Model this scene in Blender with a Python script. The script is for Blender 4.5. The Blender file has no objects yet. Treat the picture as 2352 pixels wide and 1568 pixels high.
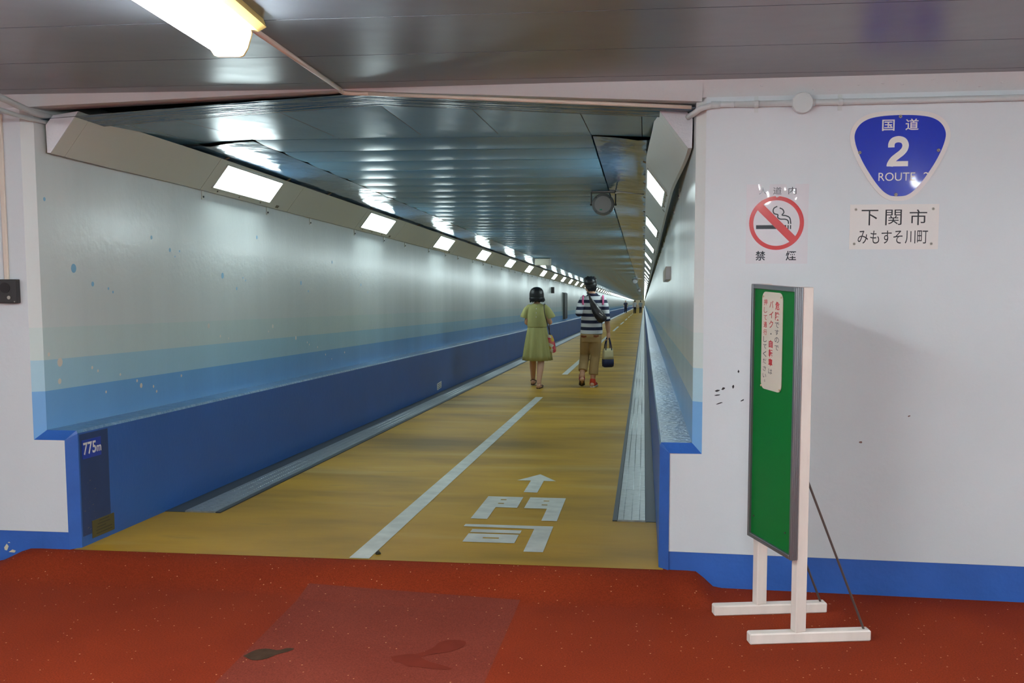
import bpy, bmesh, math, random
from mathutils import Vector, Matrix
random.seed(7)
SC = bpy.context.scene
COL = SC.collection

# ------------------------------------------------------------------ camera, world, exposure
CAM = Vector((1.3687, -4.946, 1.61))
F_PX = 2454.1
PITCH, YAW, ROLL = 0.09258, 0.12311, -0.00278
fw = Vector((-math.sin(YAW)*math.cos(PITCH), math.cos(YAW)*math.cos(PITCH), -math.sin(PITCH)))
r0 = Vector((math.cos(YAW), math.sin(YAW), 0)); u0 = r0.cross(fw)
rv = math.cos(ROLL)*r0 + math.sin(ROLL)*u0
uv = -math.sin(ROLL)*r0 + math.cos(ROLL)*u0
cd = bpy.data.cameras.new('camera'); cam = bpy.data.objects.new('camera', cd); COL.objects.link(cam)
M = Matrix((rv, uv, -fw)).transposed().to_4x4(); M.translation = CAM; cam.matrix_world = M
cd.sensor_width = 36; cd.lens = F_PX/2352*36; cd.clip_start = .05; cd.clip_end = 600
SC.camera = cam
SC.view_settings.view_transform = 'Standard'; SC.view_settings.look = 'None'
SC.view_settings.gamma = 1; SC.view_settings.use_curve_mapping = False
SC.view_settings.exposure = 0.0
SC.cycles.max_bounces = 5; SC.cycles.diffuse_bounces = 3; SC.cycles.glossy_bounces = 3; SC.cycles.use_light_tree = False
wd = bpy.data.worlds.new('world'); SC.world = wd; wd.use_nodes = True
wd.node_tree.nodes['Background'].inputs[0].default_value = (.6, .65, .7, 1)
wd.node_tree.nodes['Background'].inputs[1].default_value = 0.0
TUNNEL_LAMP = 21.0
ROOM_LAMP = 78.0

# ------------------------------------------------------------------ constants of the place
S = 0.0571                      # the tunnel runs downhill
XL, XR = -1.656, 1.640          # corners of the opening in the front walls
WL, WR = -1.611, 1.597          # tunnel wall faces
FX = 1.448                      # wainscot faces at +-FX
C = 0.045                       # chamfer on every arris of the opening
FAR = 300.0
H = 2.325                       # room ceiling
WA = 0.038                      # the right-hand room wall is turned a little
LEDGE, FLOOR_R = -0.65, -1.25   # heights relative to the axis line
def ax(y): return 1.61 - S*(y + 4.946)
def T(x, y, z): return (x, y, ax(y) + z)
def RW(L, z, off=0.0):          # point on the right-hand room wall, off = distance in front of it
    return (1.64 + L*math.cos(WA) - off*math.sin(WA), -L*math.sin(WA) - off*math.cos(WA), z)

# ------------------------------------------------------------------ helpers
def lin(c):
    return tuple(((v/255)/12.92 if v/255 <= .04045 else ((v/255+.055)/1.055)**2.4) for v in c)
MATS = {}
def mat(name, rgb, rough=.5, metal=0., spec=.5, bump=None, var=None, emit=None, coat=0., stretch=None, alpha=None):
    """procedural material: rgb in sRGB 0-255; bump=(scale,strength,distance); var=(scale,amount,detail)"""
    if name in MATS: return MATS[name]
    m = bpy.data.materials.new(name); m.use_nodes = True; nt = m.node_tree; b = nt.nodes['Principled BSDF']
    c = lin(rgb); b.inputs['Base Color'].default_value = (*c, 1)
    b.inputs['Roughness'].default_value = rough; b.inputs['Metallic'].default_value = metal
    b.inputs['Specular IOR Level'].default_value = spec
    b.inputs['Coat Weight'].default_value = coat
    tc = nt.nodes.new('ShaderNodeTexCoord'); vec = tc.outputs['Object']
    if stretch:
        mp = nt.nodes.new('ShaderNodeMapping'); mp.inputs['Scale'].default_value = stretch
        nt.links.new(vec, mp.inputs['Vector']); vec = mp.outputs['Vector']
    if var:
        n = nt.nodes.new('ShaderNodeTexNoise'); n.inputs['Scale'].default_value = var[0]; n.inputs['Detail'].default_value = var[2] if len(var) > 2 else 4
        nt.links.new(vec, n.inputs['Vector'])
        mr = nt.nodes.new('ShaderNodeMapRange'); mr.inputs[1].default_value = .3; mr.inputs[2].default_value = .7
        mr.inputs[3].default_value = 1-var[1]; mr.inputs[4].default_value = 1+var[1]
        nt.links.new(n.outputs['Fac'], mr.inputs[0])
        mx = nt.nodes.new('ShaderNodeMix'); mx.data_type = 'RGBA'; mx.blend_type = 'MULTIPLY'; mx.inputs[0].default_value = 1
        mx.inputs[6].default_value = (*c, 1); nt.links.new(mr.outputs[0], mx.inputs[7]); nt.links.new(mx.outputs[2], b.inputs['Base Color'])
    if bump:
        n2 = nt.nodes.new('ShaderNodeTexNoise'); n2.inputs['Scale'].default_value = bump[0]; n2.inputs['Detail'].default_value = 3
        nt.links.new(vec, n2.inputs['Vector'])
        bp = nt.nodes.new('ShaderNodeBump'); bp.inputs['Strength'].default_value = bump[1]; bp.inputs['Distance'].default_value = bump[2] if len(bump) > 2 else .01
        nt.links.new(n2.outputs['Fac'], bp.inputs['Height']); nt.links.new(bp.outputs['Normal'], b.inputs['Normal'])
    if emit:
        b.inputs['Emission Color'].default_value = (*emit[0], 1); b.inputs['Emission Strength'].default_value = emit[1]
    if emit: m.cycles.emission_sampling = 'FRONT'
    MATS[name] = m
    return m

def nodes_of(m): return m.node_tree, m.node_tree.nodes, m.node_tree.links, m.node_tree.nodes['Principled BSDF']

def link(o, parent=None):
    COL.objects.link(o)
    if parent is not None: o.parent = parent
    return o
def tag(o, label=None, cat=None, group=None, kind=None):
    if label: o['label'] = label
    if cat: o['category'] = cat
    if group: o['group'] = group
    if kind: o['kind'] = kind
    return o
def empty(name, loc=(0, 0, 0), rz=0., label=None, cat=None, group=None):
    o = bpy.data.objects.new(name, None); o.location = loc; o.rotation_euler.z = rz; o.empty_display_size = .1
    COL.objects.link(o); tag(o, label, cat, group); return o
def obj(name, bm, m, parent=None, smooth=False, label=None):
    """bmesh (or Mesh) -> object. Children are given in their parent's own frame."""
    if isinstance(bm, bpy.types.Mesh): me = bm
    else:
        bmesh.ops.recalc_face_normals(bm, faces=bm.faces[:])
        me = bpy.data.meshes.new(name); bm.to_mesh(me); bm.free()
    if m is not None and not me.materials:
        for k in (m if isinstance(m, (list, tuple)) else [m]): me.materials.append(k)
    if smooth:
        for p in me.polygons: p.use_smooth = True
    o = link(bpy.data.objects.new(name, me), parent)
    if label: o['label'] = label
    return o
def B(): return bmesh.new()
def box(bm, x0, x1, y0, y1, z0, z1, mi=0):
    v = [bm.verts.new(p) for p in [(x0,y0,z0),(x1,y0,z0),(x1,y1,z0),(x0,y1,z0),(x0,y0,z1),(x1,y0,z1),(x1,y1,z1),(x0,y1,z1)]]
    for f in [(0,3,2,1),(4,5,6,7),(0,1,5,4),(1,2,6,5),(2,3,7,6),(3,0,4,7)]:
        bm.faces.new([v[i] for i in f]).material_index = mi
    return bm
def bevel(bm, w, seg=2):
    bmesh.ops.bevel(bm, geom=[e for e in bm.edges], offset=w, segments=seg, affect='EDGES', profile=.5); return bm
def rings(bm, R, closed=True, caps=True, mi=0):
    """skin a list of rings (lists of points)"""
    VS = [[bm.verts.new(p) for p in r] for r in R]; n = len(R[0])
    for a, b in zip(VS, VS[1:]):
        for i in range(n if closed else n-1):
            j = (i+1) % n; bm.faces.new([a[i], a[j], b[j], b[i]]).material_index = mi
    if caps and closed:
        bm.faces.new(VS[0][::-1]).material_index = mi; bm.faces.new(VS[-1]).material_index = mi
    return bm
def frame_of(d):
    d = Vector(d).normalized(); a = Vector((0, 0, 1)) if abs(d.z) < .9 else Vector((0, 1, 0))
    s = d.cross(a).normalized(); return s, s.cross(d).normalized()
def tube(bm, pts, rad, n=10, caps=True):
    P = [Vector(p) for p in pts]; rad = rad if isinstance(rad, (list, tuple)) else [rad]*len(P)
    R = []; s = None
    for i, p in enumerate(P):
        d = (P[min(i+1, len(P)-1)] - P[max(i-1, 0)]).normalized()
        if s is None: s, t = frame_of(d)
        else:
            s = (s - d*s.dot(d)).normalized(); t = s.cross(d)
        R.append([p + (s*math.cos(2*math.pi*k/n) + t*math.sin(2*math.pi*k/n))*rad[i] for k in range(n)])
    return rings(bm, R, True, caps)
def smooth_path(pts, n=6):
    P = [Vector(p) for p in pts]; P = [2*P[0]-P[1]] + P + [2*P[-1]-P[-2]]; out = []
    for i in range(1, len(P)-2):
        a, b, c, d = P[i-1:i+3]
        for k in range(n):
            t = k/n
            out.append(.5*((2*b) + (c-a)*t + (2*a-5*b+4*c-d)*t*t + (3*b-a-3*c+d)*t**3))
    out.append(P[-2]); return out
def disc(bm, c, s, t, r, n=24, h=0., ry=None):
    c = Vector(c); s = Vector(s); t = Vector(t); nn = s.cross(t)
    ry = ry or r
    ring = [c + s*r*math.cos(2*math.pi*k/n) + t*ry*math.sin(2*math.pi*k/n) for k in range(n)]
    if h: rings(bm, [ring, [p+nn*h for p in ring]])
    else: bm.faces.new([bm.verts.new(p) for p in ring])
    return bm
class Plane:
    """a flat print surface: local (a, b) -> world, with a lift along the normal"""
    def __init__(self, o, s, t, n=None):
        self.o, self.s, self.t = Vector(o), Vector(s).normalized(), Vector(t).normalized()
        self.n = Vector(n).normalized() if n is not None else self.s.cross(self.t)
    def __call__(self, a, b, h=0.): return self.o + self.s*a + self.t*b + self.n*h
def flat(bm, pl, poly, h, th=.0):
    """flat polygon on a plane; with th it becomes a thin slab"""
    if th:
        rings(bm, [[pl(a, b, h-th) for a, b in poly], [pl(a, b, h) for a, b in poly]])
    else:
        bm.faces.new([bm.verts.new(pl(a, b, h)) for a, b in poly])
    return bm
def rect(a0, a1, b0, b1): return [(a0, b0), (a1, b0), (a1, b1), (a0, b1)]
WORK = bpy.data.scenes.new('workbench'); WVL = WORK.view_layers[0]
_FC = bpy.data.curves.new('letters', 'FONT'); _FO = bpy.data.objects.new('letters', _FC); WORK.collection.objects.link(_FO); _FC.resolution_u = 4
def glyphs(text, pl, a0, a1, b0, b1, h, bm=None, bold=0.):
    """lettering stretched into the rectangle a0..a1, b0..b1 of the plane"""
    _FC.body = text; _FC.offset = bold; WVL.update()
    me = bpy.data.meshes.new_from_object(_FO.evaluated_get(WVL.depsgraph))
    bm = bm or bmesh.new(); vs = [v.co for v in me.vertices]
    x0, x1 = min(v.x for v in vs), max(v.x for v in vs); y0, y1 = min(v.y for v in vs), max(v.y for v in vs)
    W = [bm.verts.new(pl(a0+(v.x-x0)/max(1e-6, x1-x0)*(a1-a0), b0+(v.y-y0)/max(1e-6, y1-y0)*(b1-b0), h)) for v in vs]
    for p in me.polygons:
        try: bm.faces.new([W[i] for i in p.vertices])
        except ValueError: pass
    bpy.data.meshes.remove(me); return bm
def ribbon(bm, pl, pts, w, h):
    P = [Vector((a, b, 0)) for a, b in pts]; L = []; Rr = []
    for i, p in enumerate(P):
        d = (P[min(i+1, len(P)-1)]-P[max(i-1, 0)]).normalized(); q = Vector((-d.y, d.x, 0))*w/2
        L.append(bm.verts.new(pl(p.x+q.x, p.y+q.y, h))); Rr.append(bm.verts.new(pl(p.x-q.x, p.y-q.y, h)))
    for i in range(len(P)-1): bm.faces.new([L[i], L[i+1], Rr[i+1], Rr[i]])
    return bm
def ordinal(i):
    return ['first','second','third','fourth','fifth','sixth','seventh','eighth','ninth','tenth','eleventh','twelfth'][i]

# ------------------------------------------------------------------ materials
m_white = mat('white_wall_paint', (206, 211, 214), .42, bump=(34, .12, .010), var=(2.2, .03))
m_band = mat('white_beam_paint', (200, 206, 207), .45, bump=(14, .3, .015))
m_blue = mat('blue_base_paint', (46, 94, 172), .38, bump=(35, .2, .01), var=(5, .10))
m_wains = mat('blue_wainscot_paint', (44, 94, 166), .42, bump=(30, .15, .008), var=(1.5, .07))
m_ledge = mat('blue_ledge_paint', (86, 128, 166), .30, bump=(26, .5, .02), var=(9, .14))
m_pipe = mat('grey_white_pipe_paint', (198, 203, 202), .35)
m_cond = mat('cream_conduit', (214, 200, 184), .4)
m_black = mat('black_print', (28, 30, 36), .4)
m_screw = mat('steel_screw', (170, 165, 155), .3, metal=.9)
m_house = mat('light_housing_paint', (196, 196, 186), .34, bump=(7, .06, .02))
m_cap = mat('housing_cap_paint', (214, 214, 218), .25, bump=(90, .35, .006))
m_lens = mat('tunnel_lamp_diffuser', (255, 255, 250), .4, emit=((.80, .98, 1.0), TUNNEL_LAMP))
m_lensw = mat('room_lamp_diffuser', (255, 250, 235), .4, emit=((.88, .96, 1.0), ROOM_LAMP))
m_cream = mat('cream_lamp_base', (226, 196, 120), .4)
m_dark = mat('dark_gap', (22, 24, 28), .6)
m_steel = mat('galvanised_plate', (158, 164, 164), .36, metal=.55, var=(22, .22), stretch=(1, 3, 1), bump=(60, .25, .004))
m_frame = mat('plate_frame_dark', (66, 70, 74), .5, metal=.3)
m_roof = mat('room_ceiling_paint', (98, 102, 108), .28, spec=.65, bump=(1.6, .25, .03), var=(1.2, .05))
m_plank = mat('tunnel_ceiling_paint', (96, 142, 170), .27, spec=.45, bump=(9, .10, .01), var=(1.4, .10))
m_sheet = mat('tunnel_side_sheet', (72, 116, 152), .12, spec=.6, bump=(3.0, .55, .03), var=(1.2, .10), stretch=(1, .6, 1))
m_beam = mat('tunnel_mouth_beam', (52, 90, 120), .26, bump=(6, .6, .03), stretch=(.4, 3, 1))
m_line = mat('white_road_paint', (208, 208, 198), .5, var=(9, .14), bump=(40, .2, .004))

# tunnel wall: bands painted parallel to the sloping floor
def band_wall():
    m = bpy.data.materials.new('banded_wall_paint'); m.use_nodes = True; nt, N, Lk, b = nodes_of(m)
    tc = N.new('ShaderNodeTexCoord'); sx = N.new('ShaderNodeSeparateXYZ'); Lk.new(tc.outputs['Object'], sx.inputs[0])
    mul = N.new('ShaderNodeMath'); mul.operation = 'MULTIPLY_ADD'; mul.inputs[1].default_value = S; mul.inputs[2].default_value = S*4.946-1.61
    Lk.new(sx.outputs['Y'], mul.inputs[0])
    add = N.new('ShaderNodeMath'); Lk.new(mul.outputs[0], add.inputs[0]); Lk.new(sx.outputs['Z'], add.inputs[1])
    mr = N.new('ShaderNodeMapRange'); mr.inputs[1].default_value = -1; mr.inputs[2].default_value = 1; Lk.new(add.outputs[0], mr.inputs[0])
    cr = N.new('ShaderNodeValToRGB'); cr.color_ramp.interpolation = 'CONSTANT'; Lk.new(mr.outputs[0], cr.inputs[0])
    E = cr.color_ramp.elements
    stops = [(-1, (120, 172, 220)), (-.456, (170, 204, 218)), (-.303, (202, 214, 210)), (-.135, (212, 215, 212))]
    E[0].position = 0; E[0].color = (*lin(stops[0][1]), 1); E[1].position = (stops[1][0]+1)/2; E[1].color = (*lin(stops[1][1]), 1)
    for z, c in stops[2:]:
        e = E.new((z+1)/2); e.color = (*lin(c), 1)
    n = N.new('ShaderNodeTexNoise'); n.inputs['Scale'].default_value = 1.3; n.inputs['Detail'].default_value = 4
    mp = N.new('ShaderNodeMapping'); mp.inputs['Scale'].default_value = (1, 2.2, .35); Lk.new(tc.outputs['Object'], mp.inputs[0]); Lk.new(mp.outputs[0], n.inputs['Vector'])
    m2 = N.new('ShaderNodeMapRange'); m2.inputs[1].default_value = .3; m2.inputs[2].default_value = .7; m2.inputs[3].default_value = .95; m2.inputs[4].default_value = 1.04
    Lk.new(n.outputs['Fac'], m2.inputs[0])
    mx = N.new('ShaderNodeMix'); mx.data_type = 'RGBA'; mx.blend_type = 'MULTIPLY'; mx.inputs[0].default_value = 1
    Lk.new(cr.outputs[0], mx.inputs[6]); Lk.new(m2.outputs[0], mx.inputs[7]); Lk.new(mx.outputs[2], b.inputs['Base Color'])
    b.inputs['Roughness'].default_value = .22
    n2 = N.new('ShaderNodeTexNoise'); n2.inputs['Scale'].default_value = 22; Lk.new(tc.outputs['Object'], n2.inputs['Vector'])
    bp = N.new('ShaderNodeBump'); bp.inputs['Strength'].default_value = .12; bp.inputs['Distance'].default_value = .01
    Lk.new(n2.outputs['Fac'], bp.inputs['Height']); Lk.new(bp.outputs[0], b.inputs['Normal'])
    return m
m_bands = band_wall()

def yellow_floor():
    m = bpy.data.materials.new('yellow_floor_coating'); m.use_nodes = True; nt, N, Lk, b = nodes_of(m)
    tc = N.new('ShaderNodeTexCoord')
    def noise(scale, st, det=5):
        mp = N.new('ShaderNodeMapping'); mp.inputs['Scale'].default_value = st; Lk.new(tc.outputs['Object'], mp.inputs[0])
        n = N.new('ShaderNodeTexNoise'); n.inputs['Scale'].default_value = scale; n.inputs['Detail'].default_value = det; Lk.new(mp.outputs[0], n.inputs['Vector']); return n
    n1 = noise(1.0, (.55, 1.3, 1)); cr = N.new('ShaderNodeValToRGB'); Lk.new(n1.outputs['Fac'], cr.inputs[0])
    E = cr.color_ramp.elements; E[0].position = .3; E[0].color = (*lin((140, 108, 28)), 1); E[1].position = .72; E[1].color = (*lin((206, 160, 46)), 1)
    e = E.new(.5); e.color = (*lin((186, 141, 30)), 1)
    n2 = noise(1.0, (.5, 2.6, 1)); c2 = N.new('ShaderNodeValToRGB'); Lk.new(n2.outputs['Fac'], c2.inputs[0])
    c2.color_ramp.elements[0].position = .56; c2.color_ramp.elements[0].color = (0, 0, 0, 1); c2.color_ramp.elements[1].position = .78; c2.color_ramp.elements[1].color = (.5, .5, .5, 1)
    mx = N.new('ShaderNodeMix'); mx.data_type = 'RGBA'; Lk.new(c2.outputs[0], mx.inputs[0]); Lk.new(cr.outputs[0], mx.inputs[6]); mx.inputs[7].default_value = (*lin((210, 188, 128)), 1)
    n3 = noise(1.0, (2.2, 5.0, 1)); c3 = N.new('ShaderNodeValToRGB'); Lk.new(n3.outputs['Fac'], c3.inputs[0])
    c3.color_ramp.elements[0].position = .62; c3.color_ramp.elements[0].color = (0, 0, 0, 1); c3.color_ramp.elements[1].position = .8; c3.color_ramp.elements[1].color = (.5, .5, .5, 1)
    m3 = N.new('ShaderNodeMix'); m3.data_type = 'RGBA'; Lk.new(c3.outputs[0], m3.inputs[0]); Lk.new(mx.outputs[2], m3.inputs[6]); m3.inputs[7].default_value = (*lin((112, 98, 52)), 1)
    Lk.new(m3.outputs[2], b.inputs['Base Color']); b.inputs['Roughness'].default_value = .5; b.inputs['Specular IOR Level'].default_value = .2
    nb = noise(1.0, (1.2, 3.5, 1), 3); bp = N.new('ShaderNodeBump'); bp.inputs['Strength'].default_value = .35; bp.inputs['Distance'].default_value = .012
    Lk.new(nb.outputs['Fac'], bp.inputs['Height']); Lk.new(bp.outputs[0], b.inputs['Normal'])
    return m
m_yellow = yellow_floor()

def red_floor(name, base, dark):
    m = bpy.data.materials.new(name); m.use_nodes = True; nt, N, Lk, b = nodes_of(m)
    tc = N.new('ShaderNodeTexCoord')
    n = N.new('ShaderNodeTexNoise'); n.inputs['Scale'].default_value = 1.6; n.inputs['Detail'].default_value = 8; Lk.new(tc.outputs['Object'], n.inputs['Vector'])
    cr = N.new('ShaderNodeValToRGB'); Lk.new(n.outputs['Fac'], cr.inputs[0]); E = cr.color_ramp.elements
    E[0].position = .3; E[0].color = (*lin(dark), 1); E[1].position = .7; E[1].color = (*lin(base), 1)
    g = N.new('ShaderNodeTexNoise'); g.inputs['Scale'].default_value = 160; g.inputs['Detail'].default_value = 2; Lk.new(tc.outputs['Object'], g.inputs['Vector'])
    gm = N.new('ShaderNodeMapRange'); gm.inputs[1].default_value = .3; gm.inputs[2].default_value = .7; gm.inputs[3].default_value = .78; gm.inputs[4].default_value = 1.2; Lk.new(g.outputs['Fac'], gm.inputs[0])
    mx = N.new('ShaderNodeMix'); mx.data_type = 'RGBA'; mx.blend_type = 'MULTIPLY'; mx.inputs[0].default_value = 1; Lk.new(cr.outputs[0], mx.inputs[6]); Lk.new(gm.outputs[0], mx.inputs[7])
    v = N.new('ShaderNodeTexVoronoi'); v.inputs['Scale'].default_value = 34; Lk.new(tc.outputs['Object'], v.inputs['Vector'])
    lt = N.new('ShaderNodeMath'); lt.operation = 'LESS_THAN'; lt.inputs[1].default_value = .105; Lk.new(v.outputs['Distance'], lt.inputs[0])
    sp = N.new('ShaderNodeSeparateColor'); Lk.new(v.outputs['Color'], sp.inputs[0])
    gt = N.new('ShaderNodeMath'); gt.operation = 'GREATER_THAN'; gt.inputs[1].default_value = .6; Lk.new(sp.outputs[0], gt.inputs[0])
    an = N.new('ShaderNodeMath'); an.operation = 'MULTIPLY'; Lk.new(lt.outputs[0], an.inputs[0]); Lk.new(gt.outputs[0], an.inputs[1])
    m2 = N.new('ShaderNodeMix'); m2.data_type = 'RGBA'; Lk.new(an.outputs[0], m2.inputs[0]); Lk.new(mx.outputs[2], m2.inputs[6]); m2.inputs[7].default_value = (*lin((206, 150, 108)), 1)
    Lk.new(m2.outputs[2], b.inputs['Base Color']); b.inputs['Roughness'].default_value = .75; b.inputs['Specular IOR Level'].default_value = .08
    bp = N.new('ShaderNodeBump'); bp.inputs['Strength'].default_value = .35; bp.inputs['Distance'].default_value = .003; Lk.new(g.outputs['Fac'], bp.inputs['Height']); Lk.new(bp.outputs[0], b.inputs['Normal'])
    return m
m_red = red_floor('red_rubber_floor', (140, 50, 23), (126, 43, 21))
m_patch = red_floor('worn_red_patch', (130, 58, 44), (120, 50, 37))

# ------------------------------------------------------------------ the entrance hall
def sst(t): t = max(0., min(1., t)); return t*t*(3-2*t)
def red_z(x, y):
    ex = sst((x+1.90)/.22) if x < 0 else sst((1.72-x)/.11)
    return .076*ex*sst((y+.34)/.34)
def grid_floor(xs, ys, lift=0.):
    bm = B(); V = [[bm.verts.new((x, y, red_z(x, y)+lift)) for x in xs] for y in ys]
    for j in range(len(ys)-1):
        for i in range(len(xs)-1): bm.faces.new([V[j][i], V[j][i+1], V[j+1][i+1], V[j+1][i]])
    return bm
xs = [-5, -3, -2.2] + [-2+.05*i for i in range(11)] + [-1.4+.2*i for i in range(15)] + [1.5+.04*i for i in range(10)] + [1.95, 2.4, 3.5, 5.6]
ys = [-10, -5, -3, -2, -1.2] + [-.8+.05*i for i in range(17)] + [.02]
floor = tag(obj('floor', grid_floor(xs, ys), m_red, smooth=True), kind='structure')
# the darker relaid rectangle in the red floor and its stain
bm = B(); V = []
for j in range(13):
    t = j/12; a = Vector((-.177+t*(-.191+.177), -.221+t*(-2.3+.221), 0)); b_ = Vector((.827-.06*t, -.29+t*(-2.25+.29), 0))
    V.append([bm.verts.new((p.x, p.y, red_z(p.x, p.y)+.0015)) for p in [a.lerp(b_, k/6) for k in range(7)]])
for j in range(12):
    for i in range(6): bm.faces.new([V[j][i], V[j][i+1], V[j+1][i+1], V[j+1][i]])
obj('relaid_patch', bm, m_patch, floor, label='darker brown relaid rectangle in the red floor')
def blob(name, pts, z, m, parent, label=None):
    bm = B(); bm.faces.new([bm.verts.new((p.x, p.y, red_z(p.x, p.y)+z)) for p in smooth_path([(a, b, 0) for a, b in pts+[pts[0]]], 5)[:-1]])
    return obj(name, bm, m, parent, label=label)
m_stain = mat('grey_floor_stain', (72, 54, 42), .8, spec=.05, var=(30, .15)); m_wet = mat('dark_red_stain', (116, 46, 34), .8, spec=.05, var=(12, .1))
blob('stain', [(-.175, -1.06), (-.15, -.995), (-.11, -.975), (-.06, -.985), (-.03, -.96), (.0, -.965), (-.02, -1.0), (-.05, -1.03), (-.075, -1.075), (-.12, -1.095)], .003, m_stain, floor, 'dark grey worn spot')
blob('stain', [(.40, -1.0), (.46, -.965), (.50, -.955), (.545, -.89), (.56, -.83), (.60, -.80), (.66, -.805), (.665, -.86), (.62, -.92), (.56, -.955), (.52, -.99), (.56, -1.03), (.60, -1.05), (.66, -1.09), (.61, -1.10), (.53, -1.085), (.49, -1.085), (.45, -1.05), (.425, -1.045)], .003, m_wet, floor)

# left front wall
bm = B()
rings(bm, [[(x, y, z) for x, z in [(-5, .165), (-FX-C, .165), (-FX-C, .6326), (XL, .6326), (XL, 2.42), (-5, 2.42)]] for y in (0, .3)])
wall_left = tag(obj('wall_left', bm, m_white), kind='structure')
bm = B(); box(bm, -5, -FX-C, .004, .3, -.03, .165)
base_left = tag(obj('baseboard_left', bm, m_blue), kind='structure')
m_chip = mat('chipped_plaster', (206, 198, 170), .8)
for pts in [[(-1.845, .075), (-1.83, .095), (-1.82, .082), (-1.83, .06), (-1.842, .062)], [(-1.822, .052), (-1.80, .066), (-1.782, .06), (-1.79, .05)], [(-1.825, .10), (-1.816, .106), (-1.81, .099)]]:
    bm = B(); bm.faces.new([bm.verts.new((a, .003, b)) for a, b in pts]); obj('paint_chip', bm, m_chip, base_left)

# right front wall (turned by WA)
bm = B()
rings(bm, [[RW(L, z, o) for L, z in [(-(1.64-FX-C), .165), (4.2, .165), (4.2, 2.42), (0, 2.42), (0, .6326), (-(1.64-FX-C), .6326)]] for o in (0, -.3)])
wall_right = tag(obj('wall_right', bm, m_white), kind='structure')
bm = B(); rings(bm, [[RW(L, z, o) for L, z in rect(-(1.64-FX-C), 4.2, -.03, .165)] for o in (-.004, -.3)])
base_right = tag(obj('baseboard_right', bm, m_blue), kind='structure')
plR = Plane(RW(0, 0), (math.cos(WA), -math.sin(WA), 0), (0, 0, 1), (-math.sin(WA), -math.cos(WA), 0))
for a, b, w, h, r in [(.0673, .9288, .012, .004, .2), (.0927, .9394, .008, .005, .3), (.1376, .9483, .005, .008, 0), (.0676, .9087, .014, .003, .2), (.0761, .8705, .015, .003, .3), (.1796, .8868, .008, .004, .5), (.705, .707, .007, .006, 0), (.911, .831, .006, .003, .4), (.16, 1.02, .004, .006, 0)]:
    bm = B(); flat(bm, plR, [(a+w*math.cos(k*.9)*(1+.25*math.sin(3*k+a*90)), b+h*math.sin(k*.9)*(1+.3*math.cos(2*k+b*70))+w*r*math.cos(k*.9)) for k in range(7)], .0012)
    obj('scuff_mark', bm, mat('rusty_scuff', (120, 92, 84), .7) if a > .7 else m_black, wall_right)

# sloping white beam above the opening and along the right wall
bm = B()
top = [(-5, H+.02), (5.6, H+.02)]
def lint_z(x): return 2.320 - (.048*(-.08-x)/1.5 if x < -.08 else .083*(x+.08)/1.7)
xsl = [-1.9, -1.656, -1.2, -.6, -.08, .4, .9, 1.3, 1.62]
R = []
for x in xsl:
    zb = lint_z(x)
    R.append([(x, -.06*min(1, (H-zb)/.06+.05), H+.01), (x, 0, zb), (x, .16, zb), (x, .16, H+.03)])
rings(bm, R)
lintel = tag(obj('trim_1', bm, m_band), kind='structure')
bm = B(); rings(bm, [[RW(L, H+.01, .06), RW(L, 2.255, .0), RW(L, 2.255, -.1), RW(L, H+.03, -.1)] for L in (-.03, 4.2)])
tag(obj('trim_2', bm, m_band), kind='structure')
bm = B(); rings(bm, [[(x, -.05, H+.01), (x, 0, 2.275), (x, .1, 2.275), (x, .1, H+.03)] for x in (-5, -1.9)])
tag(obj('trim_3', bm, m_band), kind='structure')
for i in range(26):
    bm = B(); L = -.0 + i*.05*1.0 + random.uniform(-.02, .02); z = random.uniform(2.268, 2.312)
    p = Vector(RW(L, z, (z-2.255)/.08*.06))
    bmesh.ops.create_icosphere(bm, subdivisions=1, radius=random.uniform(.003, .006), matrix=Matrix.Translation(p)@Matrix.Diagonal((1.6, .6, .7, 1)))
    if i % 2: obj('paint_lump', bm, m_band, bpy.data.objects['trim_2'], smooth=True)
    else: bm.free()

# ceiling of the hall: boards laid across, joints visible
ceil = empty('ceiling'); tag(ceil, kind='structure')
yb = [.0, -.20, -.87, -1.54, -2.21, -2.88, -3.55, -4.22, -4.89, -5.56, -6.23, -6.9, -7.57, -8.24, -8.91, -9.58, -10.0]
for a, b in zip(yb, yb[1:]):
    for x0, x1 in ((-5, 5.6),):
        bm = B(); box(bm, x0, x1, b+.0035, a-.0035+(.0 if a < 0 else -.0), H, H+.02)
        obj('ceiling_board', bm, m_roof, ceil)
bm = B(); box(bm, -5, 5.6, -10, .05, H+.022, H+.04); obj('backing_sheet', bm, m_dark, ceil)
# far sides of the hall, out of the frame
bm = B(); box(bm, -5.1, -5, -10, .3, -.05, 2.42); tag(obj('wall_side_left', bm, m_white), kind='structure')
bm = B(); box(bm, 5.6, 5.7, -10, .3, -.05, 2.42); tag(obj('wall_side_right', bm, m_white), kind='structure')
bm = B(); box(bm, -5.1, 5.7, -10.1, -10, -.05, 2.42); tag(obj('wall_back', bm, m_white), kind='structure')

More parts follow.
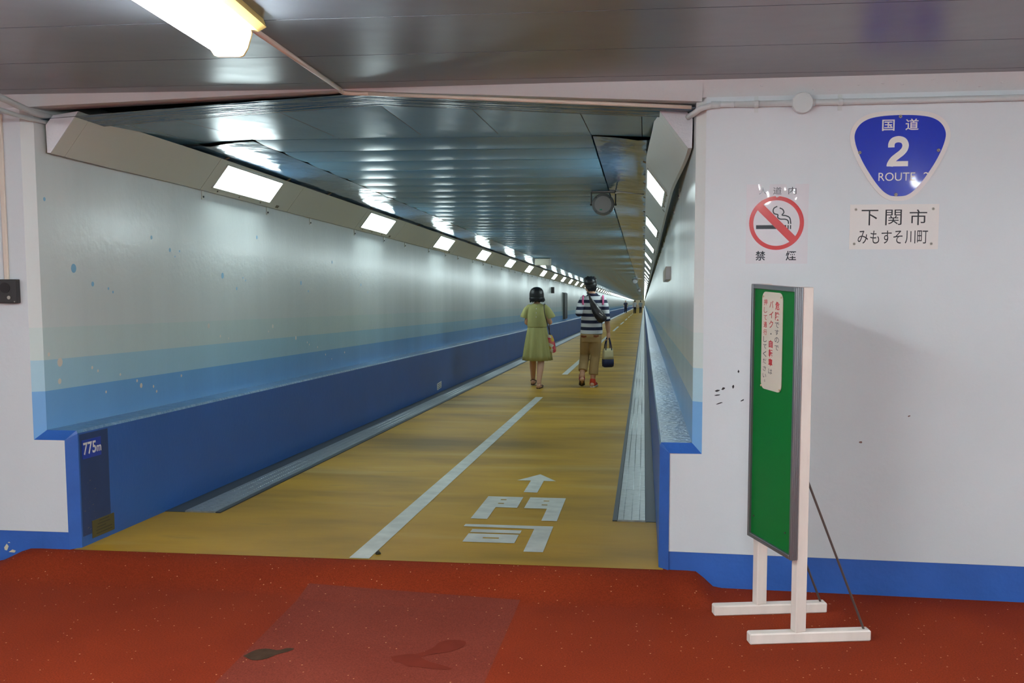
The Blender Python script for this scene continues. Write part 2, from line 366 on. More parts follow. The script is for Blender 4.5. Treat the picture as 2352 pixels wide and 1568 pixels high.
# ------------------------------------------------------------------ the tunnel shell
YS = [C, 2, 4, 8, 16, 32, 64, 128, 200, FAR]
def tunnel_wall(name, side):
    X0, X1 = (XL, WL) if side < 0 else (XR, WR)
    bm = B()
    R = [[(X0, 0, 2.42), (X0, 0, ax(0)+LEDGE-C)]] + [[T(X1, y, 1.12), T(X1, y, LEDGE-(.0 if k else .0))] for k, y in enumerate(YS)]
    rings(bm, R, closed=False)
    R2 = [[(X0+side*.2, 0, 2.42), (X0+side*.2, 0, .6)]] + [[T(X1+side*.25, y, 1.12), T(X1+side*.25, y, LEDGE-.05)] for y in YS]
    rings(bm, R2, closed=False)
    w = tag(obj(name, bm, m_bands), kind='structure')
    f = side*FX
    bm = B()
    R = [[(X0, 0, ax(0)+LEDGE-C), (f+side*C, 0, ax(0)+LEDGE-C)]] + [[T(X1, y, LEDGE), T(f+side*.006, y, LEDGE)] for y in YS]
    rings(bm, R, closed=False)
    bm.faces.ensure_lookup_table(); bm.faces[0].material_index = 1
    obj('ledge', bm, [m_ledge, m_blue], w)
    bm = B()
    R = [[(f+side*C, 0, ax(0)+LEDGE-C), (f+side*C, 0, ax(0)+LEDGE-C-.012), (f+side*C, 0, -.05)]] + [[T(f+side*.006, y, LEDGE), T(f, y, LEDGE-.014), T(f, y, FLOOR_R-.03)] for y in YS]
    rings(bm, R, closed=False)
    bm.faces.ensure_lookup_table(); bm.faces[0].material_index = 1; bm.faces[1].material_index = 1
    for k, fc in enumerate(bm.faces):
        if k >= 2 and k % 2 == 0: fc.material_index = 2
    obj('wainscot', bm, [m_wains, m_blue, m_ledge], w)
    return w
tw_left = tunnel_wall('wall_tunnel_left', -1)
tw_right = tunnel_wall('wall_tunnel_right', 1)
bm = B(); box(bm, -1.8, 1.8, FAR-.5, FAR, ax(FAR)-2, ax(FAR)+2); tag(obj('wall_tunnel_end', bm, mat('far_glow_tone', (226, 206, 168), .6)), kind='structure')  # closing wall, its pale colour stands for the glow of the tunnel beyond

# floor of the tunnel
bm = B()
rings(bm, [[T(-FX-.02, y, FLOOR_R), T(FX+.02, y, FLOOR_R)] for y in [.0, 1, 2, 4, 8, 16, 32, 64, 128, 200, FAR]], closed=False)
tfloor = tag(obj('floor_tunnel', bm, m_yellow), kind='structure')
def paint(name, poly, lift=.002, m=m_line, label=None):
    bm = B(); bm.faces.new([bm.verts.new(T(x, y, FLOOR_R+lift)) for x, y in poly])
    return obj(name, bm, m, tfloor, label=label)
for k, (a, b) in enumerate([(.015, 9.05), (13.6, 22.7), (28.3, 36.6), (43.4, 53), (58.7, 67.8), (74.4, 84), (90, 99), (105.5, 114.5), (121, 130), (136.5, 145.5)]):
    paint('centre_line_dash', rect(-.05, .05, a, b))
lab = 'white painted floor character'
paint('painted_arrow', [(.493, 2.402), (.631, 2.686), (.768, 2.402), (.682, 2.402), (.682, 1.937), (.591, 1.937), (.591, 2.402)], label='white painted arrow pointing into the tunnel')
def painted(polys, holes, nm):
    bm = B()
    for p in polys: bm.faces.new([bm.verts.new(T(x, y, FLOOR_R+.002)) for x, y in p])
    o = obj(nm, bm, m_line, tfloor, label=lab)
    for h_ in holes: 
        bm = B(); bm.faces.new([bm.verts.new(T(x, y, FLOOR_R+.003)) for x, y in h_]); obj('stroke_gap', bm, m_yellow, o)
painted([[(.383, 1.758), (.61, 1.758), (.612, 1.398), (.48, 1.398), (.48, 1.041), (.383, 1.041)], [(.655, 1.758), (.884, 1.758), (.884, 1.034), (.795, 1.034), (.795, 1.394), (.655, 1.394)]],
        [rect(.479, .515, 1.632, 1.663), rect(.479, .515, 1.506, 1.535), rect(.752, .788, 1.625, 1.652), rect(.752, .788, 1.493, 1.521)], 'painted_character')
painted([[(.38, .886), (.877, .886), (.877, .264), (.778, .264), (.778, .806), (.38, .822)], rect(.44, .714, .677, .757), rect(.437, .711, .443, .648)], [rect(.53, .616, .531, .559)], 'painted_character')

# drain cover plates along both edges of the tunnel floor
def plate_mesh(x0, x1, ln):
    bm = B(); z = .010
    def q(x, y, zz): return (x, y, -S*y+zz)
    rings(bm, [[q(x0, y, 0), q(x1, y, 0), q(x1-.003, y, z), q(x0+.003, y, z)] for y in (0, ln)])
    rows = [x0+(x1-x0)*t for t in (.22, .5, .78)]
    for x in rows:
        for k in range(26):
            y = ln*(k+.5)/26; r = .0045; v = [bm.verts.new(q(x+a*r, y+b*r*1.3, z)) for a, b in ((-1, -1), (1, -1), (1, 1), (-1, 1))]; tp = bm.verts.new(q(x, y, z+.004))
            for i in range(4): bm.faces.new([v[i], v[(i+1) % 4], tp])
    bmesh.ops.recalc_face_normals(bm, faces=bm.faces[:])
    me = bpy.data.meshes.new('drain_plate'); bm.to_mesh(me); bm.free(); me.materials.append(m_steel); return me
for x0, x1, edge, chan, y0 in ((-1.325, -1.135, (-1.135, -1.105), (-1.448, -1.325), .99), (1.227, 1.389, (1.200, 1.227), (1.389, 1.448), 1.085)):
    me = plate_mesh(x0, x1, .994)
    for k in range(60):
        o = obj('drain_plate', me, None, tfloor); y = y0+k; o.location = (0, y, ax(y)+FLOOR_R)
    ye = y0+60
    bm = B(); rings(bm, [[T(x0, y, FLOOR_R+.001), T(x1, y, FLOOR_R+.001), T(x1, y, FLOOR_R+.010), T(x0, y, FLOOR_R+.010)] for y in (ye, FAR)])
    o = obj('drain_plate', bm, m_steel, tfloor); o['kind'] = 'stuff'
    for nm, (a, b), hh in (('plate_edging', edge, .007), ('drain_channel', chan, .003)):
        bm = B(); rings(bm, [[T(a, y, FLOOR_R), T(b, y, FLOOR_R), T(b, y, FLOOR_R+hh), T(a, y, FLOOR_R+hh)] for y in (y0, 20, 60, FAR)]); obj(nm, bm, m_frame, tfloor)

# ceiling of the tunnel
tceil = empty('ceiling_tunnel'); tag(tceil, kind='structure')
ZC, XF, YP = 1.005, 1.046, 1.55
def gz(x, t):      # mouth: gable shape at t=0, flat with sloping sides at t=1
    g = 1.000-.058*abs(x)
    fl = ZC if abs(x) < XF else ZC-(abs(x)-XF)*.05
    return g*(1-t)+fl*t
gx = [-1.66, -1.35, -XF, -.5, 0.03, .5, XF, 1.35, 1.66]
bm = B(); rings(bm, [[T(x, y, gz(x, 0)-.004) for x in gx] for y in (.10, .41)], closed=False)
rings(bm, [[T(x, y, gz(x, 0)+d) for x in gx] for y, d in ((.41, -.004), (.411, .012))], closed=False)
obj('mouth_beam', bm, m_beam, tceil)
for k in range(len(gx)-1):
    a, b = gx[k]+.002, gx[k+1]-.002
    if k in (1, 2, 5, 6) and False: continue
    bm = B(); rings(bm, [[T(a+(b-a)*i/3, y, gz(a+(b-a)*i/3, (y-.42)/(YP-.42))+.004) for i in range(4)] for y in (.415, .8, 1.15, YP-.003)], closed=False)
    obj('mouth_plate', bm, m_plank, tceil)
PW = .523
def plank_mesh():
    bm = B(); prof = [(0.0, .010), (.006, .009), (.010, .0025)] + [(.012+.499*k/10, .0025-.0085*(1-(k/5-1)**2)) for k in range(11)] + [(.513, .009), (PW, .010)]
    rings(bm, [[(x, y, -S*y+z) for x in (-XF, 0, XF)] for y, z in prof], closed=False)
    rings(bm, [[(x, y, -S*y+.02) for x in (-XF, 0, XF)] for y in (0, PW)], closed=False)
    me = bpy.data.meshes.new('ceiling_panel'); bm.to_mesh(me); bm.free(); me.materials.append(m_plank)
    for p in me.polygons: p.use_smooth = False
    return me
pm = plank_mesh()
for k in range(280):
    y = YP+k*PW; o = obj('ceiling_panel', pm, None, tceil); o.location = (0, y, ax(y)+ZC)
bm = B(); y = YP+280*PW
while y < FAR:
    rings(bm, [[T(-XF, yy, ZC+z), T(XF, yy, ZC+z)] for yy, z in ((y, .016), (y+.03, 0), (y+.49, 0), (y+PW, .016))], closed=False); y += PW
o = obj('ceiling_panel', bm, m_plank, tceil); o['kind'] = 'stuff'
SHL = 3.815
def sheet_mesh(side):
    bm = B(); X1 = WL if side < 0 else WR; R = []
    for j in range(9):
        y = j/8*(SHL-.006)
        R.append([(side*(XF+.010), y, ZC-.003-S*y)] + [(side*(XF+.010+(abs(X1)-XF-.010)*i/4), y, ZC-.003-S*y-(0, .010, .030, .026, .022)[i] + .003*math.sin(j*1.7+i*1.3)*(0 < j < 8)) for i in range(1, 5)])
    rings(bm, R, closed=False)
    me = bpy.data.meshes.new('side_sheet'); bm.to_mesh(me); bm.free(); me.materials.append(m_sheet)
    for p in me.polygons: p.use_smooth = True
    return me
for side in (-1, 1):
    sm = sheet_mesh(side)
    for k in range(78):
        y = YP+k*SHL; o = obj('side_sheet', sm, None, tceil); o.location = (0, y, ax(y))
bm = B(); rings(bm, [[T(x, y, 1.06) for x in (-1.75, 1.75)] for y in (.16, FAR)], closed=False); obj('backing_sheet', bm, m_dark, tceil)

# ------------------------------------------------------------------ tunnel lamps in continuous housings
PITCH_L = 3.83; YWS = {-1: 2.10, 1: 2.30}
HP = [(1.415, .940), (1.550, .922), (1.590, .875), (1.588, .739), (1.570, .738)]   # inner-top, top, wall top, wall bottom, outer-bottom
fa, fb = Vector((*HP[0], 0)), Vector((*HP[4], 0)); fd = (fb-fa).normalized(); FL = (fb-fa).length
OFF = {-1: (.015, .014), 1: (-.041, -.020)}   # x offset measured towards the wall (+), z offset
def hx(side, x): return side*x
def ring_h(side, y, o, inset=0.): return [(side*(x+o[0]), y, -S*y + z + o[1]) for x, z in HP]
def module(side, y0, y1, o0, o1, n=1):
    bm = B(); rings(bm, [ring_h(side, y0+(y1-y0)*k/n, (o0[0]+(o1[0]-o0[0])*sst(k/n), o0[1]+(o1[1]-o0[1])*sst(k/n))) for k in range(n+1)]); return bm
def face_pt(side, t, y, h, o):       # point on the sloping face, t metres from the inner-top arris, h proud of it
    p = fa+fd*t; nx, nz = -fd.y, fd.x   # outward normal towards tunnel centre / down
    if nx > 0: nx, nz = -nx, -nz
    return (side*(p.x+o[0]+nx*h), y, -S*y+p.y+o[1]+nz*h)
def lamp_unit(side):
    o = OFF[side]; name = 'tunnel_light'
    t = empty(name)
    obj('lamp_panel', module(side, -.14, 1.60, o, o), m_house, t)
    obj('blank_panel', module(side, 1.606, PITCH_L-.146, o, o), m_house, t)
    w0, w1 = .030, .212
    bm = B()      # frame round the window
    fr = .010
    for a0, a1, b0, b1 in ((w0-fr, w0, -.0-fr, 1.10+fr), (w1, w1+fr, -fr, 1.10+fr), (w0, w1, -fr, 0), (w0, w1, 1.10, 1.10+fr*2)):
        rings(bm, [[face_pt(side, a, b, h, o) for a, b in ((a0, b0), (a1, b0), (a1, b1), (a0, b1))] for h in (0., .010)])
    obj('window_frame', bm, m_house, t)
    bm = B(); rings(bm, [[face_pt(side, a, b, h, o) for a, b in ((w0, 0), (w1, 0), (w1, 1.10), (w0, 1.10))] for h in (.001, .005)])
    bm.faces.ensure_lookup_table()
    for fc in bm.faces[:-1]: fc.material_index = 1      # only the front face glows
    obj('diffuser', bm, [m_lens, m_house], t)
    for y in (.12, .52, .95):
        bm = B(); p = Vector(face_pt(side, .236, y, .0, o)); q = Vector(face_pt(side, .236, y, .006, o)); tube(bm, [p, q], .006, 8); obj('screw', bm, m_screw, t)
    bm = B(); rings(bm, [[face_pt(side, a, b, h, o) for a, b in ((.222, 1.30), (.245, 1.30), (.245, 1.36), (.222, 1.36))] for h in (.0, .002)]); obj('rating_tag', bm, mat('brown_tag', (96, 84, 66), .5), t)
    X = WL if side < 0 else WR
    for y in (-.05, 1.2, 2.3):      # wall tabs under the housing and hangers above it
        bm = B(); box(bm, min(X, X-side*.006), max(X, X-side*.006), y-.02, y+.02, .695-S*y, .76-S*y)
        b = obj('wall_tab', bm, m_house, t)
        bm = B(); disc(bm, (X-side*.006, y, .712-S*y), (0, 1, 0), (0, 0, 1), .007, 8, .006*(-side)); obj('bolt', bm, m_frame, b)
        bm = B(); a = Vector(ring_h(side, y, o)[0])
        tube(bm, [a+Vector((side*.03, 0, -.004)), a+Vector((0, 0, .012)), a+Vector((-side*.02, .0, .02))], .006, 6); obj('hanger', bm, mat('brass_clip', (150, 130, 96), .4, metal=.5), t)
    return t
def copy_tree(o, parent=None):
    c = o.copy(); COL.objects.link(c); c.parent = parent
    for ch in list(o.children): copy_tree(ch, c)
    return c
NL = 78
for side, sn in ((-1, 'left'), (1, 'right')):
    YW = YWS[side]; proto = lamp_unit(side)
    units = [proto] + [copy_tree(proto) for _ in range(NL-1)]
    for k, u_ in enumerate(units):
        y = YW+k*PITCH_L; u_.location = (0, y, ax(y))
        if k == 0: lb = 'nearest lit window in the grey light housing along the %s tunnel wall' % sn
        elif k < 12: lb = '%s lit window from the entrance in the %s tunnel wall housing' % (ordinal(k), sn)
        else: lb = 'tiny distant lit window far along the %s tunnel wall housing' % sn
        tag(u_, lb, 'tunnel light', 'tunnel lights along the %s wall' % sn)
    # first length of housing by the entrance with its slanted end cap
    t = units[0]; ys_, ye_ = (.12 if side < 0 else .25), YW-.146
    def local(bm): bmesh.ops.translate(bm, verts=bm.verts[:], vec=(0, -YW, ax(0)-ax(YW))); return bm
    bm = module(side, ys_+.13, ye_, (0, 0), OFF[side], 8); obj('blank_panel', local(bm), m_house, t, smooth=False)
    bm = module(side, ys_+.004, ys_+.127, (0, 0), (0, 0)); obj('blank_panel', local(bm), m_house, t)
    bm = module(side, ys_-.004, ys_+.003, (0, 0), (0, 0)); obj('end_cap', local(bm), m_cap, t, label='bright pentagonal end cap')

# ------------------------------------------------------------------ lamp on the hall ceiling (and unseen ones added for brightness)
def hall_lamp(loc, rz, label):
    t = empty('ceiling_lamp', (loc[0], loc[1], H), rz, label, 'lamp', 'fluorescent lamps on the hall ceiling')
    L = 1.28
    bm = B(); rings(bm, [[(x, y, z) for x, z in ((-.105, 0), (-.115, -.026), (-.09, -.040), (.09, -.040), (.115, -.026), (.105, 0))] for y in (-L, 0)]); obj('base', bm, m_cream, t)
    prof = [(-.066, -.034), (-.068, -.05), (-.055, -.092), (-.042, -.112), (-.032, -.116), (.032, -.116), (.042, -.112), (.055, -.092), (.068, -.05), (.066, -.034)]
    bm = B(); rings(bm, [[(x, y, z) for x, z in prof] for y in (-L+.035, -.035)]); obj('diffuser', bm, m_lensw, t)
    for y in (-L+.025, -.035):
        bm = B(); rings(bm, [[(x*k, yy, -.034+(z+.034)*k) for x, z in prof] for yy, k in ((y, 1.10), (y+.014, 1.10))]); obj('end_cap', bm, mat('lens_end_cap', (240, 200, 110), .4), t)
    return t
hall_lamp((.045, -1.575), .12, 'glowing cream fluorescent lamp on the grey ceiling at the upper left')
for x, y, w in ((-2.9, -2.4, 'far to the left of'), (4.3, -1.7, 'to the right of'), (1.6, -3.6, 'right above'), (-1.0, -3.8, 'above and left of'), (4.4, -4.2, 'above and right of'), (.3, -5.3, 'just behind'), (3.65, -6.5, 'behind and right of'), (-2.6, -6.5, 'behind and left of'), (1.95, -8.3, 'far behind')):  # added unseen lamps: brightness and shadow fill; two follow glare on the signs
    hall_lamp((x, y), .12, 'added fluorescent ceiling lamp out of view %s the camera' % w)

# ------------------------------------------------------------------ conduits and pipes
def pipe(name, pts, r, m, label, cat='pipe', n=12, sm=True, k=5):
    bm = B(); tube(bm, smooth_path(pts, k) if sm else pts, r, n); o = obj(name, bm, m, None, smooth=True); tag(o, label, cat); return o
t = empty('conduit', (.0, -1.5, 2.31), 0, 'thin cream conduit running from the ceiling lamp along the lintel', 'conduit')
def local_to(o, pts): return [Vector(p)-o.location for p in pts]
bm = B(); tube(bm, local_to(t, [(.08, -1.56, H-.008), (-.035, -.06, H-.008)]), .010, 8); obj('ceiling_run', bm, m_cond, t, True)
bm = B(); tube(bm, local_to(t, smooth_path([(-.035, -.06, H-.008), (-.04, .0, 2.312), (-.02, .02, 2.308), (.08, .025, 2.304)], 4)), .010, 8); obj('elbow', bm, m_cond, t, True)
bm = B(); tube(bm, local_to(t, [(.08, .025, 2.304), (.8, .03, 2.262), (1.575, .03, 2.216)]), .009, 8); obj('lintel_run', bm, m_cond, t, True)

t = empty('wall_pipe', RW(0, 2.218), -WA, 'grey painted pipe with clips along the top of the right wall', 'pipe')
bm = B(); tube(bm, smooth_path([(-.08, .12, -.035), (-.045, .0, -.026), (-.02, -.018, -.012), (.04, -.02, 0), (.12, -.02, 0)], 5), .0135, 12); obj('elbow', bm, m_pipe, t, True)
bm = B(); tube(bm, [(.12, -.02, 0), (4.0, -.02, .004)], .0135, 12); obj('straight_run', bm, m_pipe, t, True)
for L in (.04, .385, .45): 
    bm = B(); tube(bm, [(L-.02, -.02, 0), (L+.02, -.02, 0)], .0155, 12); obj('coupling', bm, m_pipe, t, True)
for L in (.218, .578, 1.5):
    bm = B(); tube(bm, [(L-.009, -.02, 0), (L+.009, -.02, 0)], .0165, 12); box(bm, L-.009, L+.009, -.005, 0, -.035, .035)
    c_ = obj('clip', bm, m_pipe, t)
    for z in (-.028, .028):
        bm = B(); tube(bm, [(L, -.004, z), (L, -.009, z)], .005, 8); obj('screw', bm, m_pipe, c_)
jb = empty('junction_box', RW(.4158, 2.2173), -WA, 'round grey painted junction box on the right wall pipe', 'junction box')
bm = B(); tube(bm, [(0, -.0, 0), (0, -.034, 0), (0, -.038, 0)], [.046, .046, .043], 32); obj('body', bm, m_pipe, jb)
for x, z in ((-.025, -.03), (.025, .03)):
    bm = B(); tube(bm, [(x, -.037, z), (x, -.041, z)], .006, 10); obj('screw', bm, m_pipe, jb)

pipe('ceiling_pipe', [(-1.35, -.80, H+.005), (-1.35, -.795, 2.30), (-1.365, -.76, 2.255), (-1.426, -.517, 2.246), (-1.57, -.05, 2.244), (-1.60, .10, 2.243), (-1.57, .34, 2.235)], .015, m_pipe, 'upper of two grey pipes entering the tunnel at the top left')
pipe('ceiling_pipe', [(-1.425, -.80, H+.005), (-1.425, -.795, 2.28), (-1.435, -.76, 2.222), (-1.526, -.364, 2.212), (-1.595, -.04, 2.213), (-1.605, .12, 2.212), (-1.58, .34, 2.205)], .011, m_pipe, 'lower thinner grey pipe entering the tunnel at the top left')
bm = B(); box(bm, -1.768, -1.744, -.014, 0, 1.43, 2.24); bevel(bm, .003, 1)
tag(obj('cable_trunking', bm, m_cond), 'thin cream vertical trunking above the black intercom', 'trunking')
t = empty('intercom', (-1.739, 0, 1.376), 0, 'black wall intercom box with speaker and button at the left edge', 'intercom')
m_ic = mat('black_plastic', (40, 36, 36), .4)
bm = B(); box(bm, -.048, .048, -.035, 0, -.059, .059); bevel(bm, .004); obj('case', bm, m_ic, t)
bm = B(); disc(bm, (-.012, -.0355, .018), (1, 0, 0), (0, 0, -1), .026, 24, -.002); obj('speaker_grille', bm, mat('dark_grille', (30, 26, 27), .7), t)
bm = B(); disc(bm, (.008, -.0355, -.03), (1, 0, 0), (0, 0, -1), .009, 16, -.004); obj('button', bm, m_screw, t)
for x, z in ((-.042, .05), (.036, -.05)):
    bm = B(); disc(bm, (x, -.0355, z), (1, 0, 0), (0, 0, -1), .003, 8, -.002); obj('screw', bm, m_screw, t)

# ------------------------------------------------------------------ signs on the right wall
U = .000468
def wp(X, Y): return (.834+(X-1520)*U, 2.178-(Y-72)*U)     # sign units -> wall coordinates (L, z)
def sign_parts(label, name, cat, center):
    o = empty(name, RW(*center), -WA, label, cat)
    pl = Plane((-center[0], 0, -center[1]), (1, 0, 0), (0, 0, 1), (0, -1, 0))
    return o, pl
m_plate = mat('sign_white', (222, 217, 213), .32)
m_signblue = mat('sign_blue', (28, 52, 178), .16, coat=.4)
m_lett = mat('sign_white_letter', (226, 222, 216), .2)
def screw_on(o, pl, X, Y, h, r=.0075):
    a, b = wp(X, Y)
    bm = B(); tube(bm, [pl(a, b, h), pl(a, b, h+.002), pl(a, b, h+.004)], [r, r, r*.7], 12); s = obj('screw', bm, m_screw, o)
    bm = B(); disc(bm, pl(a, b, h+.0042), (1, 0, 0), (0, 0, 1), r*.35, 8); obj('recess', bm, m_frame, s)
# shield
rs, pl = sign_parts('blue rounded triangular route shield with a large white 2', 'route_sign', 'sign', (.834, 1.98))
half = [(0, 0), (150, 6), (280, 28), (370, 74), (425, 140), (449, 215), (443, 290), (415, 380), (365, 490), (300, 600), (230, 702), (160, 780), (95, 822), (45, 834), (0, 836)]
full = half + [(-a, b) for a, b in half[-2:0:-1]]
sp = smooth_path([(a, b, 0) for a, b in full+[full[0]]], 4)[:-1]
def inset(P, d):
    out = []
    for i, p in enumerate(P):
        tg = (P[(i+1) % len(P)]-P[i-1]).normalized(); out.append(p+Vector((-tg.y, tg.x, 0))*d)
    return out
def to_wall(P): return [wp(1520+p.x, 72+p.y) for p in P]
bm = B(); flat(bm, pl, to_wall(sp), .006, .006); obj('shield_border', bm, m_plate, rs)
bm = B(); flat(bm, pl, to_wall(inset(sp, 42)), .0068, .0008); obj('shield_field', bm, m_signblue, rs)
def rows(o, pl, text, X0, X1, Y0, Y1, h, m, name='lettering', bold=0.):
    (a0, b1), (a1, b0) = wp(X0, Y0), wp(X1, Y1)
    return obj(name, glyphs(text, pl, a0, a1, b0, b1, h, bold=bold), m, o)
rows(rs, pl, '国', 1358, 1470, 155, 258, .0072, m_lett, bold=.012); rows(rs, pl, '道', 1567, 1685, 150, 256, .0072, m_lett, bold=.012)
bm = B(); ribbon(bm, pl, [wp(p.x, p.y) for p in smooth_path([(a, b, 0) for a, b in ((1446, 412), (1447, 380), (1464, 350), (1507, 337), (1552, 350), (1573, 388), (1566, 428), (1540, 462), (1500, 494), (1464, 526), (1440, 566), (1436, 588))], 4)], 58*U, .0072)
flat(bm, pl, [wp(1410, 588), wp(1600, 588), wp(1600, 540), wp(1420, 540)], .0073); obj('lettering', bm, m_lett, rs)
rows(rs, pl, 'ROUTE', 1338, 1668, 645, 722, .0072, m_lett); rows(rs, pl, '2', 1742, 1792, 645, 722, .0072, m_lett)
for X, Y in ((1520, 128), (1163, 455), (1868, 445), (1500, 850)): screw_on(rs, pl, X, Y, .0068)
# town plate
ts, pl = sign_parts('white rectangular town name plate below the blue route shield', 'town_sign', 'sign', (.8315, 1.667))
a0, b1 = wp(1090, 940); a1, b0 = wp(1893, 1362)
bm = B(); flat(bm, pl, rect(a0, a1, b0, b1), .004, .004); obj('plate', bm, m_plate, ts)
for ch, X0, X1 in (('下', 1195, 1347), ('関', 1412, 1560), ('市', 1630, 1787)): rows(ts, pl, ch, X0, X1, 990, 1136, .0044, m_black)
for ch, X0, X1 in (('み', 1166, 1260), ('も', 1280, 1362), ('す', 1382, 1474), ('そ', 1490, 1572), ('川', 1594, 1688), ('町', 1704, 1800)): rows(ts, pl, ch, X0, X1, 1186, 1308, .0044, m_black)
for X, Y in ((1143, 987), (1840, 985), (1135, 1310), (1832, 1310)): screw_on(ts, pl, X, Y, .004, .006)
# no smoking notice
ns, pl = sign_parts('white no smoking notice with a red barred circle', 'no_smoking_sign', 'sign', (.32, 1.687))
m_paper = mat('laminated_paper', (216, 212, 216), .06, coat=.6); m_redp = mat('red_print', (196, 44, 48), .12, coat=.4); m_blk = mat('black_gloss_print', (30, 34, 42), .12); m_grey = mat('grey_print', (84, 82, 88), .1)
a0, b1 = wp(128, 740); a1, b0 = wp(708, 1498)
bm = B()       # sheet with a slight cockle at its top edge
n_ = 14; VV = [[bm.verts.new(pl(a0+(a1-a0)*i/n_, b0+(b1-b0)*j/n_, .0015+(.0035*math.sin(i*1.1)*max(0, j-n_+3)/3 if j > n_-3 else 0))) for i in range(n_+1)] for j in range(n_+1)]
for j in range(n_):
    for i in range(n_): bm.faces.new([VV[j][i], VV[j][i+1], VV[j+1][i+1], VV[j+1][i]])
obj('sheet', bm, m_paper, ns, smooth=True)
cx, cz = wp(413, 1110); ro, ri = 256*U, 217*U
bm = B(); ribbon(bm, pl, [wp(222, 1148), wp(505, 1148)], 37*U, .0019); obj('cigarette_print', bm, m_blk, ns)
for X in (522, 545):
    bm = B(); ribbon(bm, pl, [wp(X, 1130), wp(X, 1167)], 11*U, .0019); obj('cigarette_print', bm, m_blk, ns)
for pts in ([(418, 950), (388, 968), (380, 995), (392, 1020), (424, 1030), (424, 1055), (448, 1072), (495, 1074), (520, 1088), (526, 1118)], [(440, 965), (470, 982), (480, 1010), (464, 1034), (500, 1040), (536, 1062), (547, 1118)]):
    bm = B(); ribbon(bm, pl, [wp(p.x, p.y) for p in smooth_path([(a, b, 0) for a, b in pts], 5)], 11*U, .0019); obj('smoke_print', bm, m_blk, ns)
bm = B(); n_ = 64
vo = [bm.verts.new(pl(cx+ro*math.cos(2*math.pi*k/n_), cz+ro*math.sin(2*math.pi*k/n_), .0023)) for k in range(n_)]; vi = [bm.verts.new(pl(cx+ri*math.cos(2*math.pi*k/n_), cz+ri*math.sin(2*math.pi*k/n_), .0023)) for k in range(n_)]
for k in range(n_): bm.faces.new([vo[k], vo[(k+1) % n_], vi[(k+1) % n_], vi[k]])
ribbon(bm, pl, [wp(258, 956), wp(568, 1266)], 76*U, .0024); obj('barred_circle', bm, m_redp, ns)
for ch, X0, X1, Y0, Y1, m in (('人', 244, 318, 770, 838, m_grey), ('道', 376, 454, 768, 838, m_grey), ('内', 518, 592, 768, 838, m_grey), ('禁', 222, 314, 1376, 1468, m_blk), ('煙', 506, 602, 1376, 1468, m_blk)):  # top letters greyed: glare on the print is put into the colour
    rows(ns, pl, ch, X0, X1, Y0, Y1, .0062 if Y0 < 900 else .0022, m, bold=.0 if Y0 < 900 else .015)

# ------------------------------------------------------------------ small plates inside the tunnel mouth (left wainscot)
plL = Plane((-FX, 0, 0), (0, 1, 0), (0, 0, 1), (1, 0, 0))
def shear(a, b): return (a, b-S*a)
def poly_s(a0, a1, b0, b1): return [shear(a0, b0), shear(a1, b0), shear(a1, b1), shear(a0, b1)]
class ShearPlane(Plane):
    def __call__(self, a, b, h=0.): return Plane.__call__(self, a, b-S*a, h)
bm = B(); flat(bm, plL, poly_s(C+.012, .345, .13, .655), .0008); obj('dark_repaint', bm, mat('dark_blue_repaint', (34, 58, 104), .4, var=(6, .1)), tw_left)
for k in range(22):
    a, b = random.uniform(.07, .2), random.uniform(.12, .42); w = random.choice([.003, .004, .012]); bm = B(); flat(bm, plL, [shear(a, b), shear(a+w, b+.002), shear(a+w*1.2, b+.005), shear(a+.001, b+.004)], .0014); obj('scratch', bm, mat('pale_scratch', (128, 116, 108), .7), tw_left)
t = empty('distance_plate', (-FX, .172, .565), 0, 'small blue 775m distance plate on the left wainscot', 'sign')
pq = ShearPlane((0, -.172, -.565), (0, 1, 0), (0, 0, 1), (1, 0, 0))
bm = B(); flat(bm, pq, rect(.08, .267, .525, .622), .003, .003); obj('plate', bm, mat('plate_blue', (22, 58, 160), .3), t)
obj('lettering', glyphs('775', pq, .088, .215, .545, .608, .0035, bold=.02), m_lett, t)
obj('lettering', glyphs('m', pq, .220, .266, .548, .580, .0035, bold=.02), m_lett, t)
t = empty('brass_plaque', (-FX, .26, .14), 0, 'small dull brass plaque low on the left wainscot', 'plaque')
pq = ShearPlane((0, -.26, -.14), (0, 1, 0), (0, 0, 1), (1, 0, 0))
bm = B(); flat(bm, pq, rect(.148, .375, .103, .194), .004, .004); obj('plate', bm, mat('dull_brass', (98, 90, 58), .4, metal=.4), t)
for k, (w0, w1) in enumerate(((.30, .75), (.22, .80), (.18, .6), (.15, .88), (.15, .88))):
    bm = B(); flat(bm, pq, rect(.148+.227*w0, .148+.227*w1, .181-.016*k, .186-.016*k), .0045); obj('engraved_line', bm, mat('engraving', (62, 58, 44), .5), t)
t = empty('number_plate', (-FX, 9.55, -.37), 0, 'small white plate on the blue wainscot beyond the drain cover', 'sign')
bm = B(); box(bm, 0, .006, -.15, .15, -.045, .045); obj('plate', bm, m_plate, t)
for k in (-1, 0, 1):
    bm = B(); box(bm, .006, .007, -.12, .12, k*.025-.004, k*.025+.004); obj('printed_line', bm, m_grey, t)

